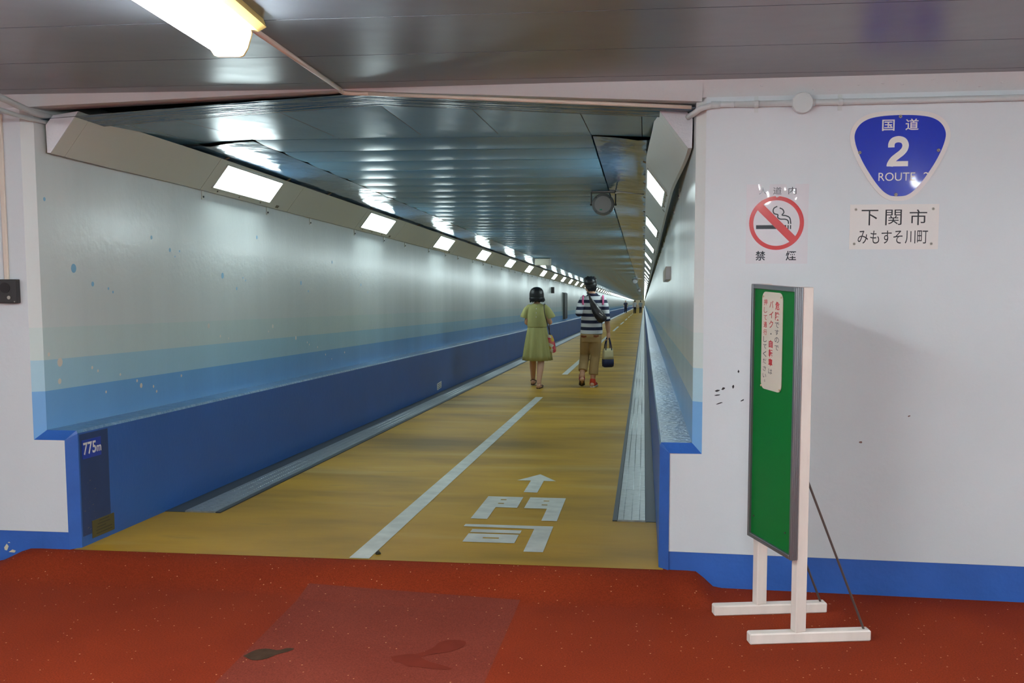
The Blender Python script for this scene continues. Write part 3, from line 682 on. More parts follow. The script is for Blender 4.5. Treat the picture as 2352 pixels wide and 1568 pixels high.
# painted bubbles on the left wall
m_bb = mat('bubble_blue', (118, 170, 202), .3); m_bc = mat('bubble_cream', (214, 202, 188), .3)
for y, z, r, c in [(0.36,1.480,0.021,'b'),(0.55,1.390,0.012,'b'),(0.72,1.358,0.007,'b'),(0.77,1.336,0.007,'b'),(1.52,1.567,0.012,'b'),(1.59,1.525,0.006,'b'),(1.66,1.558,0.007,'b'),(2.36,1.379,0.019,'b'),(2.62,1.276,0.011,'b'),(2.75,1.350,0.007,'b'),(2.80,1.329,0.007,'b'),(4.11,1.261,0.017,'b'),(4.31,1.180,0.010,'b'),(6.10,1.165,0.014,'b'),(6.38,1.074,0.009,'b'),(1.27,1.645,0.011,'b'),(3.06,1.653,0.013,'b'),(0.11,1.831,0.009,'b'),(5.06,1.424,0.013,'b'),(0.19,1.002,0.020,'c'),(0.09,1.053,0.009,'c'),(0.18,0.905,0.013,'c'),(0.51,0.937,0.008,'c'),(0.57,0.912,0.007,'c'),(0.82,0.861,0.007,'c'),(1.02,0.799,0.008,'c'),(1.07,0.764,0.013,'c'),(0.65,0.784,0.007,'c'),(1.23,0.737,0.008,'c'),(1.27,0.701,0.008,'c'),(1.63,0.753,0.008,'c'),(2.09,1.042,0.015,'c'),(2.29,0.953,0.009,'c'),(2.44,0.924,0.006,'c'),(3.37,0.939,0.014,'c'),(3.27,0.905,0.007,'c'),(3.94,0.793,0.015,'c'),(4.25,0.726,0.008,'c'),(4.31,0.701,0.008,'c'),(4.55,0.654,0.008,'c'),(4.79,0.560,0.008,'c'),(4.99,0.497,0.006,'c'),(5.44,0.514,0.009,'c')]:
    bm = B(); disc(bm, (WL+.0012, y, z), (0, 1, 0), (0, 0, 1), r*1.25, 14, ry=r*1.15); obj('painted_bubble', bm, m_bb if c == 'b' else m_bc, tw_left)

# ------------------------------------------------------------------ fittings farther in
def spot(x, y, label, s=1.):
    t = empty('ceiling_speaker', (x, y, ax(y)+ZC), 0, label, 'loudspeaker', 'round speakers hanging from the tunnel ceiling')
    m_sp = mat('speaker_grey', (104, 104, 102), .4); m_sf = mat('speaker_face', (132, 128, 128), .5)
    bm = B(); box(bm, -.10, .10, -.03, .03, -.012, 0); obj('mount_plate', bm, m_sp, t)
    bm = B()
    for sx in (-1, 1): tube(bm, [(sx*.108, 0, -.11), (sx*.108, 0, -.01)], .006, 8)
    tube(bm, [(-.108, 0, -.012), (.108, 0, -.012)], .006, 8); obj('bracket', bm, m_frame, t)
    bm = B(); tube(bm, [(0, -.07, -.12), (0, -.062, -.12), (0, .0, -.12), (0, .07, -.12), (0, .11, -.12)], [.088, .098, .100, .085, .045], 28); obj('housing', bm, m_sp, t, True)
    bm = B(); tube(bm, [(0, -.066, -.12), (0, -.076, -.12)], [.076, .074], 28); obj('cover', bm, m_sf, t)
    bm = B(); box(bm, -.03, -.008, -.0775, -.076, -.172, -.162); obj('sticker', bm, mat('green_sticker', (30, 130, 100), .5), t)
    for k in range(4):
        a = math.pi/4+k*math.pi/2; bm = B(); tube(bm, [(.087*math.cos(a), -.066, -.12+.087*math.sin(a)), (.087*math.cos(a), -.072, -.12+.087*math.sin(a))], .006, 8); obj('bolt', bm, m_frame, t)
    for sx in (-1, 1):
        bm = B(); tube(bm, [(sx*.095, 0, -.12), (sx*.118, 0, -.12)], .010, 8); obj('pivot', bm, m_frame, t)
    bm = B(); tube(bm, [(.108, 0, -.02), (.13, -.01, -.012), (.16, -.01, -.01), (.36, -.01, -.03)], .008, 8); obj('conduit', bm, m_cond, t, True)
spot(1.0, 4.72, 'nearest round grey speaker hanging from the tunnel ceiling'); spot(1.0, 38, 'second smaller round speaker far along the tunnel ceiling'); spot(1.05, 68, 'tiny farthest round speaker on the tunnel ceiling')
t = empty('ceiling_box', (-.86, 18.6, ax(18.6)+ZC-.02), 0, 'beige box hanging from the tunnel ceiling beside the left lights', 'box')
bm = B(); box(bm, -.17, .15, 0, .5, -.15, .0); bevel(bm, .008, 1); obj('case', bm, mat('beige_metal', (182, 176, 158), .4), t)
bm = B(); box(bm, -.15, .13, -.004, 0, -.135, -.02); obj('cover', bm, mat('beige_metal2', (190, 184, 166), .4), t)
t = empty('wall_box', (WR, 4.5, 1.34), 0, 'shallow beige box on the right tunnel wall', 'box')
bm = B(); rings(bm, [[(x, y, z-S*y) for x, z in ((0, -.056), (-.042, -.056), (-.042, .056), (0, .056))] for y in (0, 1.2)]); obj('case', bm, mat('pale_box', (206, 196, 194), .5), t)
bm = B(); rings(bm, [[(x, y, z-S*y) for x, z in ((-.042, -.05), (-.044, -.05), (-.044, .05), (-.042, .05))] for y in (.02, 1.18)]); obj('door', bm, mat('brown_box', (150, 128, 96), .5), t)
t = empty('hydrant_cabinet', (WL, 34.4, ax(34.4)-.60), 0, 'dark cabinet door in the left wall beside the walkers', 'cabinet')
bm = B(); rings(bm, [[(x, y, z-S*y) for x, z in ((0, 0), (.03, 0), (.03, 1.0), (0, 1.0))] for y in (-.08, 1.6)]); obj('frame', bm, mat('cabinet_frame', (120, 126, 124), .5), t)
bm = B(); rings(bm, [[(x, y, z-S*y) for x, z in ((.03, .02), (.075, .02), (.075, .98), (.03, .98))] for y in (-.02, 1.5)]); d_ = obj('door', bm, mat('cabinet_dark', (44, 40, 38), .5), t)
bm = B(); box(bm, .075, .095, .2, .24, .45, .55); obj('handle', bm, m_screw, d_)
t = empty('wall_sign', (WL, 29.5, ax(29.5)+.42), 0, 'tiny dark sign high on the left wall beyond the woman', 'sign')
bm = B(); box(bm, 0, .10, 0, .03, -.10, .10); obj('board', bm, m_ic, t)
t = empty('wall_sign', (WL, 66, ax(66)+.42), 0, 'tiny dark sign far along the left wall beyond the man', 'sign')
bm = B(); box(bm, 0, .10, 0, .03, -.12, .12); obj('board', bm, m_ic, t)
t = empty('floor_bolt', (.07, .116, ax(.116)+FLOOR_R), 0, 'small dark bolt beside the start of the white centre line', 'bolt')
bm = B(); tube(bm, [(0, 0, 0), (0, 0, .006), (0, 0, .012)], [.014, .014, .009], 10); obj('head', bm, mat('bolt_dark', (54, 48, 30), .5, metal=.4), t)
bm = B(); box(bm, -.003, .003, -.013, .013, .012, .016); obj('slot', bm, m_dark, t)

# ------------------------------------------------------------------ the notice stand in front of the right wall
st = empty('notice_stand', (1.878, -.326, 0), math.atan2(-.936, .352), 'green notice board on a white wooden stand before the right wall', 'notice stand')
m_wood = mat('white_painted_wood', (226, 214, 204), .5, var=(14, .06), bump=(25, .2, .004), stretch=(1, 1, .3))
m_alu = mat('aluminium_frame', (128, 130, 134), .35, metal=.7); m_green = mat('green_board', (4, 106, 42), .5, spec=.2, var=(3, .04))
m_rod = mat('rusty_rod', (92, 80, 76), .5, metal=.5)
WS = .341
for X in (0, WS):
    bm = B(); box(bm, X-.023, X+.023, -.023, .023, .045, 1.432); bevel(bm, .003, 1); obj('post', bm, m_wood, st)
    bm = B(); box(bm, -.025, .025, -.205, .295, 0, .045); bevel(bm, .005, 1)
    bmesh.ops.rotate(bm, verts=bm.verts[:], cent=(0, 0, 0), matrix=Matrix.Rotation(-.16, 3, 'Z')); bmesh.ops.translate(bm, verts=bm.verts[:], vec=(X, 0, 0)); obj('foot', bm, m_wood, st)
    e = Vector((X, 0, 0)) + Matrix.Rotation(-.16, 3, 'Z') @ Vector((0, .272, .044))
    bm = B(); tube(bm, [(X, .02, .68), (X+.002, .026, .66), e+Vector((0, -.012, .03)), e], .005, 8); obj('brace_rod', bm, m_rod, st, True)
px0, px1, pz0, pz1 = -.02, WS+.026, .345, 1.432
bm = B(); box(bm, px0+.012, px1-.012, -.044, -.026, pz0+.012, pz1-.012); board = obj('board', bm, m_green, st)
fr = empty('frame'); fr.parent = st
for x0, x1, z0, z1 in ((px0, px0+.016, pz0, pz1), (px1-.016, px1, pz0, pz1), (px0+.016, px1-.016, pz0, pz0+.018), (px0+.016, px1-.016, pz1-.018, pz1)):
    bm = B(); box(bm, x0, x1, -.055, -.0235, z0, z1); bevel(bm, .002, 1); obj('frame_bar', bm, m_alu, fr)
for k in (-.047, -.038, -.030):
    bm = B(); box(bm, px1, px1+.0015, k-.002, k+.002, pz0, pz1); obj('frame_rib', bm, m_alu, fr)
for X in (.02, .30):
    bm = B(); tube(bm, [(X, -.044, .44), (X, -.047, .44)], .004, 8); obj('nail', bm, m_rod, st)
pn = Plane((0, -.0455, 0), (1, 0, 0), (0, 0, 1), (0, -1, 0))
ax0, ax1, az0, az1 = .070, .247, 1.0, 1.404; rc = .03
pts = []
for cx_, cz_, a0_ in ((ax1-rc, az1-rc, 0), (ax0+rc, az1-rc, 90), (ax0+rc, az0+rc, 180), (ax1-rc, az0+rc, 270)):
    for k in range(6): 
        a = math.radians(a0_+k*18); pts.append((cx_+rc*math.cos(a), cz_+rc*math.sin(a)))
bm = B(); flat(bm, pn, pts, .003, .003); notice = obj('notice', bm, mat('notice_cream', (206, 196, 180), .35), st, label='cream notice with red and black handwritten columns')
for X, Z in ((ax0+.012, az1-.02), (ax1-.012, az1-.018), (ax0+.006, az0+.012), (ax1-.012, az0+.012)):
    bm = B(); tube(bm, [pn(X, Z, .002), pn(X, Z, .007)], .004, 8); obj('pin', bm, mat('pin_cream', (206, 180, 150), .4), notice)
m_rr = mat('notice_red', (190, 40, 50), .4); m_kk = mat('notice_black', (34, 34, 48), .4)
def column(cxx, w, items):
    for ch, y0, y1, red, bd in items:
        z1, z0 = az1-(y0-140)/1300*.405, az1-(y1-140)/1300*.405
        obj('lettering', glyphs(ch, pn, cxx-w/2, cxx+w/2, z0, z1, .0036, bold=bd), m_rr if red else m_kk, notice)
column(ax0+.177*.76, .036, [('危', 255, 365, 1, .02), ('険', 390, 500, 1, .02), ('で', 525, 595, 0, 0), ('す', 620, 690, 0, 0), ('の', 720, 790, 0, 0), ('で', 825, 890, 0, 0)])
column(ax0+.177*.47, .034, [('バ', 250, 345, 1, .01), ('イ', 390, 480, 1, .01), ('ク', 510, 610, 1, .01), ('自', 770, 870, 1, .04), ('転', 890, 1000, 1, .03), ('車', 1015, 1115, 1, .04), ('は', 1150, 1220, 0, 0)])
column(ax0+.177*.47, .009, [('・', 678, 697, 0, 0)])
column(ax0+.177*.18, .030, [('押', 240, 320, 1, .01), ('し', 345, 420, 1, 0), ('て', 450, 515, 1, 0), ('通', 540, 615, 1, .01), ('行', 640, 715, 1, .01), ('し', 735, 810, 0, 0), ('て', 840, 895, 0, 0), ('く', 930, 1005, 0, 0), ('だ', 1030, 1095, 0, 0), ('さ', 1130, 1195, 0, 0), ('い', 1230, 1285, 0, 0)])
column(ax0+.177*.20, .010, [('。', 1312, 1340, 0, 0)])

# ------------------------------------------------------------------ people
m_skin = mat('skin', (206, 156, 124), .5); m_hair = mat('black_hair', (20, 19, 22), .42, bump=(60, .5, .004), stretch=(1, 1, .25))
def ball(bm, c, r):
    r = r if isinstance(r, (tuple, list)) else (r, r, r)
    bmesh.ops.create_icosphere(bm, subdivisions=3, radius=1, matrix=Matrix.Translation(c) @ Matrix.Diagonal((*r, 1)))
def limb(bm, pts, rad, n=14):
    P = smooth_path(pts, 4); k = len(pts)-1; RR = []
    for i in range(len(P)):
        u_ = i/4; a = min(int(u_), k-1); RR.append(rad[a]+(rad[a+1]-rad[a])*(u_-a))
    tube(bm, P, RR, n); ball(bm, P[0], RR[0]); ball(bm, P[-1], RR[-1])
def loft(bm, R, n=28, pleat=None, caps=True):
    """rings given as (cx, cy, z, rx, ry)"""
    rr = []
    for k, (cx_, cy_, z, rx, ry) in enumerate(R):
        ring = []
        for i in range(n):
            a = 2*math.pi*i/n; f_ = 1+(pleat(a, z) if pleat else 0); ring.append((cx_+rx*f_*math.cos(a), cy_+ry*f_*math.sin(a), z))
        rr.append(ring)
    rings(bm, rr, True, caps)
def fuse(bm, voxel, it=4):
    """weld overlapping solids into one continuous skin"""
    bmesh.ops.recalc_face_normals(bm, faces=bm.faces[:])
    me = bpy.data.meshes.new('tmp'); bm.to_mesh(me); bm.free(); o = bpy.data.objects.new('tmp', me); WORK.collection.objects.link(o)
    m1 = o.modifiers.new('r', 'REMESH'); m1.mode = 'VOXEL'; m1.voxel_size = voxel
    m2 = o.modifiers.new('s', 'SMOOTH'); m2.iterations = it; m2.factor = .5
    WVL.update()
    out = bpy.data.meshes.new_from_object(o.evaluated_get(WVL.depsgraph))
    bpy.data.objects.remove(o); bpy.data.meshes.remove(me); out.materials.clear(); return out
def head(bm, c, s=1., yaw=0.):
    c = Vector(c); Rm = Matrix.Rotation(yaw, 3, 'Z')
    def q(x, y, z): return c + Rm @ (Vector((x, y, z))*s)
    ball(bm, q(0, 0, .02), (.074*s, .092*s, .098*s)); ball(bm, q(0, .018, -.05), (.056*s, .068*s, .062*s))   # skull, jaw
    ball(bm, q(0, .088, -.012), (.011*s, .018*s, .022*s)); ball(bm, q(0, .082, -.058), (.024*s, .010*s, .009*s))   # nose, mouth
    for sx in (-1, 1):
        ball(bm, q(sx*.074, -.008, -.01), (.010*s, .020*s, .030*s)); ball(bm, q(sx*.031, .078, .008), (.014*s, .008*s, .009*s))   # ears, brows/eyes
def hand(bm, w, d, side, s=1., palm=None):
    """w wrist, d direction of the fingers, side = direction of the thumb; curled fingers"""
    w, d, side = Vector(w), Vector(d).normalized(), Vector(side).normalized(); side = (side-d*side.dot(d)).normalized(); nrm = palm or d.cross(side)
    c = w+d*.045*s
    tube(bm, [w, w+d*.03*s, w+d*.085*s], [.024*s, .032*s, .034*s], 10)
    for k, ln in enumerate((.062, .072, .068, .054)):
        b = w+d*.08*s+side*(.030-.020*k)*s; limb(bm, [b, b+d*ln*.5*s+nrm*.012*s, b+d*ln*.75*s+nrm*.04*s], [.0095*s, .009*s, .008*s], 8)
    b = w+d*.025*s+side*.03*s; limb(bm, [b, b+d*.03*s+side*.022*s+nrm*.01*s, b+d*.058*s+side*.02*s+nrm*.026*s], [.012*s, .010*s, .009*s], 8)
def foot(bm, an, toe, s=1.):
    an, toe = Vector(an), Vector(toe); d = (toe-an); f_ = Vector((d.x, d.y, 0)).normalized()
    heel = an-f_*.045*s+Vector((0, 0, -.05*s)); limb(bm, [heel, (heel+toe)/2+Vector((0, 0, .012*s)), toe], [.034*s, .037*s, .030*s], 10); limb(bm, [an, (heel+toe)/2], [.034*s, .036*s], 10)

# --- the woman in the olive dress
Y0 = 10.77
wo = empty('person', (-.2, Y0, ax(Y0)+FLOOR_R), 0, 'person with black bobbed hair in an olive green dress, walking away', 'person')
bm = B()
head(bm, (-.003, .012, 1.365), .90); limb(bm, [(0, -.012, 1.17), (0, .0, 1.31)], [.050, .046])
loft(bm, [(0, 0, .70, .13, .10), (0, 0, .80, .14, .10), (0, 0, .92, .115, .085), (0, 0, 1.10, .12, .08), (0, 0, 1.17, .11, .06), (0, 0, 1.21, .06, .045)])
limb(bm, [(-.11, 0, 1.175), (-.155, -.01, .96), (-.12, .19, 1.0)], [.036, .034, .026]); hand(bm, (-.12, .19, 1.0), (.4, 1, .1), (.3, .1, 1), .85)
limb(bm, [(.11, 0, 1.175), (.195, -.01, .965), (.13, .19, 1.02)], [.036, .034, .026]); hand(bm, (.13, .19, 1.02), (-.4, 1, .1), (-.3, .1, 1), .85)
limb(bm, [(-.07, 0, .76), (-.078, .14, .42), (-.084, .215, .28), (-.09, .28, .085)], [.085, .052, .049, .032]); foot(bm, (-.09, .28, .085), (-.092, .42, .03), .95)
limb(bm, [(.07, 0, .76), (.062, -.06, .42), (.060, -.16, .28), (.052, -.27, .10)], [.085, .052, .050, .032]); foot(bm, (.052, -.27, .10), (.062, -.12, .035), .95)
obj('body', fuse(bm, .007), m_skin, wo, True)
m_dress = mat('olive_dress', (178, 174, 110), .8, var=(7, .06), bump=(12, .4, .02), stretch=(1, 1, .4))
bm = B(); loft(bm, [(0, 0, .885, .137, .105), (0, 0, .91, .150, .115), (0, 0, .97, .152, .118), (0, 0, 1.07, .152, .115), (0, 0, 1.15, .150, .10), (0, -.003, 1.20, .135, .082), (0, -.006, 1.232, .085, .064), (0, -.006, 1.246, .058, .055)])
for sx, ex in ((-1, -.180), (1, .200)):
    tube(bm, [(sx*.11, 0, 1.185), (sx*.145, 0, 1.15), (ex, 0, 1.055), (ex*1.04, 0, 1.03)], [.050, .058, .068, .070], 16); ball(bm, (sx*.115, 0, 1.185), .048)
top = obj('bodice', fuse(bm, .008, 3), m_dress, wo, True)
bm = B(); pl_ = lambda a, z: (.085*math.sin(13*a+1.3*math.sin(2*a))+.03*math.sin(7*a+1))*min(1, (.905-z)/.35)
loft(bm, [(0, 0, z, rx, ry) for z, rx, ry in ((.905, .136, .104), (.88, .145, .112), (.80, .158, .125), (.70, .174, .142), (.58, .190, .16), (.48, .203, .172), (.405, .212, .18))], 96, pl_)
obj('skirt', bm, m_dress, wo, True)
bm = B(); loft(bm, [(0, 0, .889, .141, .108), (0, 0, .896, .143, .110), (0, 0, .903, .141, .108)]); obj('waist_crease', bm, mat('olive_crease_shade', (120, 112, 56), .8), wo, True)  # darker band paints the shade of the waist crease
m_btn = mat('pearl_button', (232, 228, 214), .3)
for z, yy in ((1.222, -.074), (1.172, -.097), (1.112, -.110), (1.052, -.118)):
    bm = B(); ball(bm, (-.002, yy, z), (.0075, .004, .0075)); obj('button', bm, m_btn, top, True)
bm = B(); loft(bm, [(-.004, -.018, z, rx, ry) for z, rx, ry in ((1.490, .015, .015), (1.484, .045, .045), (1.464, .078, .077), (1.435, .098, .094), (1.395, .108, .103), (1.35, .110, .104), (1.315, .104, .096), (1.285, .085, .078), (1.276, .055, .05))], 24)
for k in range(18):
    a = math.pi*(1.0+k/17.0)*1.0 + random.uniform(-.05, .05); x, y = .098*math.cos(a), -.018+.09*math.sin(a)
    tube(bm, [(x, y, 1.33), (x*.98, y, 1.29), (x*random.uniform(.9, 1.1), y*random.uniform(.9, 1.05), random.uniform(1.255, 1.278))], [.02, .016, .004], 6)
tube(bm, [(.09, -.02, 1.33), (.112, -.02, 1.30), (.122, -.02, 1.29)], [.02, .01, .003], 6)
obj('hair', fuse(bm, .006, 2), m_hair, wo, True)
m_sand = mat('dark_sandal', (66, 42, 34), .5)
for (ax_, ay, az), (tx, ty) in (((-.09, .28, .085), (-.092, .42)), ((.052, -.27, .10), (.062, -.12))):
    sd = empty('sandal', (0, 0, 0)); sd.parent = wo
    bm = B(); P = Vector((ax_, ay, 0)); Q = Vector((tx, ty, 0)); f_ = (Q-P).normalized(); s_ = Vector((f_.y, -f_.x, 0)); h0 = P-f_*.065; t0 = Q+f_*.05
    out = [h0+s_*.026, h0+s_*.03+f_*.03, (h0+t0)/2+s_*.032, t0-f_*.04+s_*.038, t0, t0-f_*.04-s_*.036, (h0+t0)/2-s_*.03, h0-s_*.03+f_*.03, h0-s_*.026]
    rings(bm, [[p+Vector((0, 0, z)) for p in out] for z in (.002, .022)]); box(bm, h0.x-.024, h0.x+.024, h0.y+.005, h0.y+.055, .0, .04); obj('sole', bm, m_sand, sd)
    bm = B(); tube(bm, [P+s_*.036+Vector((0, 0, .06)), P-f_*.044+Vector((0, 0, .085)), P-s_*.036+Vector((0, 0, .06))], .007, 6); tube(bm, [Q+s_*.042+Vector((0, 0, .03)), Q+Vector((0, 0, .066)), Q-s_*.042+Vector((0, 0, .03))], .010, 6); obj('strap', bm, m_sand, sd)
# her floral shoulder bag
def floral():
    m = bpy.data.materials.new('floral_cloth'); m.use_nodes = True; nt, N, Lk, b = nodes_of(m)
    tc = N.new('ShaderNodeTexCoord'); v = N.new('ShaderNodeTexVoronoi'); v.inputs['Scale'].default_value = 22; Lk.new(tc.outputs['Object'], v.inputs['Vector'])
    sp_ = N.new('ShaderNodeSeparateColor'); Lk.new(v.outputs['Color'], sp_.inputs[0]); cr = N.new('ShaderNodeValToRGB'); cr.color_ramp.interpolation = 'CONSTANT'; Lk.new(sp_.outputs[0], cr.inputs[0])
    E = cr.color_ramp.elements; E[0].color = (*lin((222, 78, 96)), 1); E[1].position = .25; E[1].color = (*lin((226, 216, 196)), 1)
    for p_, c_ in ((.5, (222, 182, 70)), (.68, (150, 160, 96)), (.82, (232, 120, 110))): e = E.new(p_); e.color = (*lin(c_), 1)
    Lk.new(cr.outputs[0], b.inputs['Base Color']); b.inputs['Roughness'].default_value = .7; return m
bag = empty('shoulder_bag', (-.2+.205, Y0-.02, ax(Y0)+FLOOR_R+.52), 0, 'floral pink and yellow shoulder bag hanging from a thin brown strap', 'bag')
bm = B()
loft(bm, [(.035-.20*z, 0, z, rx, .035) for z, rx in ((0, .02), (.012, .042), (.06, .056), (.15, .056), (.22, .048), (.255, .036), (.262, .02))], 20); obj('pouch', bm, floral(), bag, True)
m_strap = mat('brown_strap', (62, 42, 34), .5)
bm = B(); tube(bm, smooth_path([(-.005, -.02, .255), (-.04, -.075, .42), (-.075, -.115, .56), (-.09, -.105, .66), (-.092, -.06, .715), (-.088, .0, .722)], 4), .006, 8); obj('strap', bm, m_strap, bag, True)
bm = B(); tube(bm, smooth_path([(-.02, .02, .255), (-.03, .06, .42), (-.06, .115, .55), (-.085, .08, .68), (-.088, 0, .722)], 4), .006, 8); obj('strap', bm, m_strap, bag, True)

# --- the man in the striped shirt
YM = 10.9
ma = empty('person', (.54, YM, ax(YM)+FLOOR_R), 0, 'tall person in a navy and white striped shirt and khaki trousers, walking away', 'person')
bm = B()
HC = (.032, .02, 1.515); head(bm, HC, 1.0, .45); limb(bm, [(.078, -.01, 1.33), (.05, .005, 1.44)], [.058, .054])
loft(bm, [(.05, 0, .74, .14, .095), (.055, 0, .88, .14, .09), (.07, 0, 1.1, .145, .09), (.078, 0, 1.27, .13, .07), (.08, 0, 1.34, .065, .05)])
limb(bm, [(.215, 0, 1.29), (.278, -.024, 1.04), (.30, .02, .90), (.308, .03, .82)], [.040, .038, .037, .027]); hand(bm, (.308, .03, .82), (.02, .0, -1), (0, 1, 0), .95, Vector((-1, 0, 0)))
limb(bm, [(-.055, 0, 1.29), (-.118, -.085, 1.125), (-.05, .13, 1.12)], [.040, .034, .028]); hand(bm, (-.05, .13, 1.13), (.5, 1, .2), (0, .1, 1), .95)
limb(bm, [(.115, 0, .80), (.112, .03, .46), (.095, .0, .30), (.082, -.04, .095)], [.085, .056, .050, .036]); foot(bm, (.082, -.04, .095), (.105, .10, .04), 1.0)
limb(bm, [(-.015, 0, .80), (-.045, .09, .47), (-.06, -.01, .33), (-.075, -.10, .18)], [.085, .056, .050, .036]); foot(bm, (-.075, -.10, .18), (-.085, .02, .06), 1.0)
obj('body', fuse(bm, .007), m_skin, ma, True)
def stripes():
    m = bpy.data.materials.new('navy_white_stripes'); m.use_nodes = True; nt, N, Lk, b = nodes_of(m)
    tc = N.new('ShaderNodeTexCoord'); sx_ = N.new('ShaderNodeSeparateXYZ'); Lk.new(tc.outputs['Object'], sx_.inputs[0])
    a = N.new('ShaderNodeMath'); a.operation = 'MULTIPLY_ADD'; a.inputs[1].default_value = 1/.1005; a.inputs[2].default_value = -1.283/.1005+.5+20; Lk.new(sx_.outputs['Z'], a.inputs[0])
    fr_ = N.new('ShaderNodeMath'); fr_.operation = 'FRACT'; Lk.new(a.outputs[0], fr_.inputs[0])
    cp = N.new('ShaderNodeMath'); cp.operation = 'COMPARE'; cp.inputs[1].default_value = .5; cp.inputs[2].default_value = .235; Lk.new(fr_.outputs[0], cp.inputs[0])
    mx = N.new('ShaderNodeMix'); mx.data_type = 'RGBA'; Lk.new(cp.outputs[0], mx.inputs[0]); mx.inputs[6].default_value = (*lin((222, 222, 224)), 1); mx.inputs[7].default_value = (*lin((30, 36, 66)), 1)
    Lk.new(mx.outputs[2], b.inputs['Base Color']); b.inputs['Roughness'].default_value = .75
    n = N.new('ShaderNodeTexNoise'); n.inputs['Scale'].default_value = 9; Lk.new(tc.outputs['Object'], n.inputs['Vector']); bp = N.new('ShaderNodeBump'); bp.inputs['Strength'].default_value = .4; bp.inputs['Distance'].default_value = .02
    Lk.new(n.outputs['Fac'], bp.inputs['Height']); Lk.new(bp.outputs[0], b.inputs['Normal']); return m
m_str = stripes(); m_navy = mat('navy_cloth', (30, 36, 68), .75)
bm = B(); loft(bm, [(.058, 0, .795, .164, .118), (.058, 0, .82, .167, .120), (.06, 0, .90, .160, .114), (.066, 0, 1.05, .160, .112), (.074, 0, 1.20, .166, .110), (.078, 0, 1.29, .170, .098), (.079, -.003, 1.34, .140, .080), (.078, -.005, 1.375, .085, .068), (.076, -.004, 1.392, .066, .062)])
tube(bm, [(.215, 0, 1.305), (.25, -.01, 1.22), (.278, -.024, 1.05), (.282, -.024, 1.0)], [.062, .062, .056, .055], 16); ball(bm, (.218, 0, 1.30), .062)
tube(bm, [(-.058, 0, 1.305), (-.09, -.03, 1.24), (-.122, -.098, 1.12), (-.11, -.05, 1.105)], [.062, .062, .056, .054], 16); ball(bm, (-.062, 0, 1.30), .062); ball(bm, (-.122, -.095, 1.115), .056)
shirt = obj('shirt', fuse(bm, .008, 3), m_str, ma, True)
bm = B(); loft(bm, [(.077, -.004, 1.372, .090, .073), (.076, -.004, 1.385, .076, .068), (.075, -.003, 1.400, .067, .064)]); obj('collar', bm, m_navy, shirt, True)
bm = B(); tube(bm, [(.280, -.024, 1.022), (.283, -.024, .992)], [.0585, .057], 18); obj('cuff', bm, m_navy, shirt, True)
m_pink = mat('pink_patch', (226, 104, 152), .7)
for x, sx in ((-.062, -1), (.228, 1)):
    bm = B(); P = smooth_path([(x+sx*.0, -.092, 1.235), (x+sx*.004, -.098, 1.28), (x+sx*.002, -.080, 1.335), (x, -.03, 1.368)], 4)
    rings(bm, [[p+Vector((-.014, 0, 0)), p+Vector((-.010, -.010, .004)), p+Vector((.010, -.010, .004)), p+Vector((.014, 0, 0))] for p in P]); obj('shoulder_patch', bm, m_pink, shirt, True)
m_khaki = mat('khaki_cotton', (172, 140, 92), .8, var=(8, .09), bump=(9, .5, .02))
bm = B(); loft(bm, [(.05, 0, .68, .150, .115), (.05, 0, .76, .160, .125), (.055, 0, .83, .152, .112), (.056, 0, .86, .148, .108)])
tube(bm, [(.118, 0, .76), (.118, .015, .62), (.112, .028, .46), (.098, .004, .32), (.090, -.02, .19)], [.092, .086, .074, .070, .072], 18)
tube(bm, [(-.018, 0, .76), (-.030, .04, .62), (-.045, .085, .47), (-.058, .0, .34), (-.066, -.06, .25)], [.092, .086, .074, .070, .066], 18)
pants = obj('trousers', fuse(bm, .008, 3), m_khaki, ma, True)
m_rust = mat('rust_pocket', (128, 66, 30), .8)
for x0, x1, z in ((-.092, -.01, .772), (.095, .17, .780)):
    bm = B(); rings(bm, [[(x, -math.sqrt(max(.0, 1-((x-.05)/.165)**2))*.128+d, zz) for x, zz in ((x0, z-.020), ((x0+x1)/2, z-.026), (x1, z-.014), (x1, z+.008), ((x0+x1)/2, z+.006), (x0, z+.010))] for d in (.006, -.005)]); obj('pocket', bm, m_rust, pants)
bm = B(); Rm = Matrix.Rotation(.45, 3, 'Z')
def hq(x, y, z): return Vector(HC)+Rm @ Vector((x, y, z))
ball(bm, hq(0, -.016, .048), (.094, .102, .088)); ball(bm, hq(0, -.045, .0), (.086, .070, .085)); ball(bm, hq(0, .055, .085), (.074, .045, .045))
for k in range(26):
    a = random.uniform(0, 2*math.pi); e = random.uniform(.2, 1.2); d = Vector((math.cos(a)*math.cos(e), math.sin(a)*math.cos(e), math.sin(e))); b_ = Vector((d.x*.085, d.y*.09-.016, .048+d.z*.08))
    tube(bm, [hq(*b_), hq(*(b_+d*.012)), hq(*(b_+d*.022+Vector((.006, .004, 0))))], [.018, .011, .003], 6)
for k in range(10):
    x = -.06+.12*k/9; tube(bm, [hq(x, -.085, -.03), hq(x*.9, -.082, -.065), hq(x*.85, -.075, random.uniform(-.092, -.08))], [.022, .016, .004], 6)
obj('hair', fuse(bm, .006, 2), m_hair, ma, True)
m_shoe = mat('red_sneaker', (216, 66, 36), .5); m_sole = mat('white_sole', (222, 218, 210), .5); m_shoe2 = mat('sneaker_toe', (176, 70, 72), .55); m_sold = mat('sole_dark', (74, 66, 62), .6)
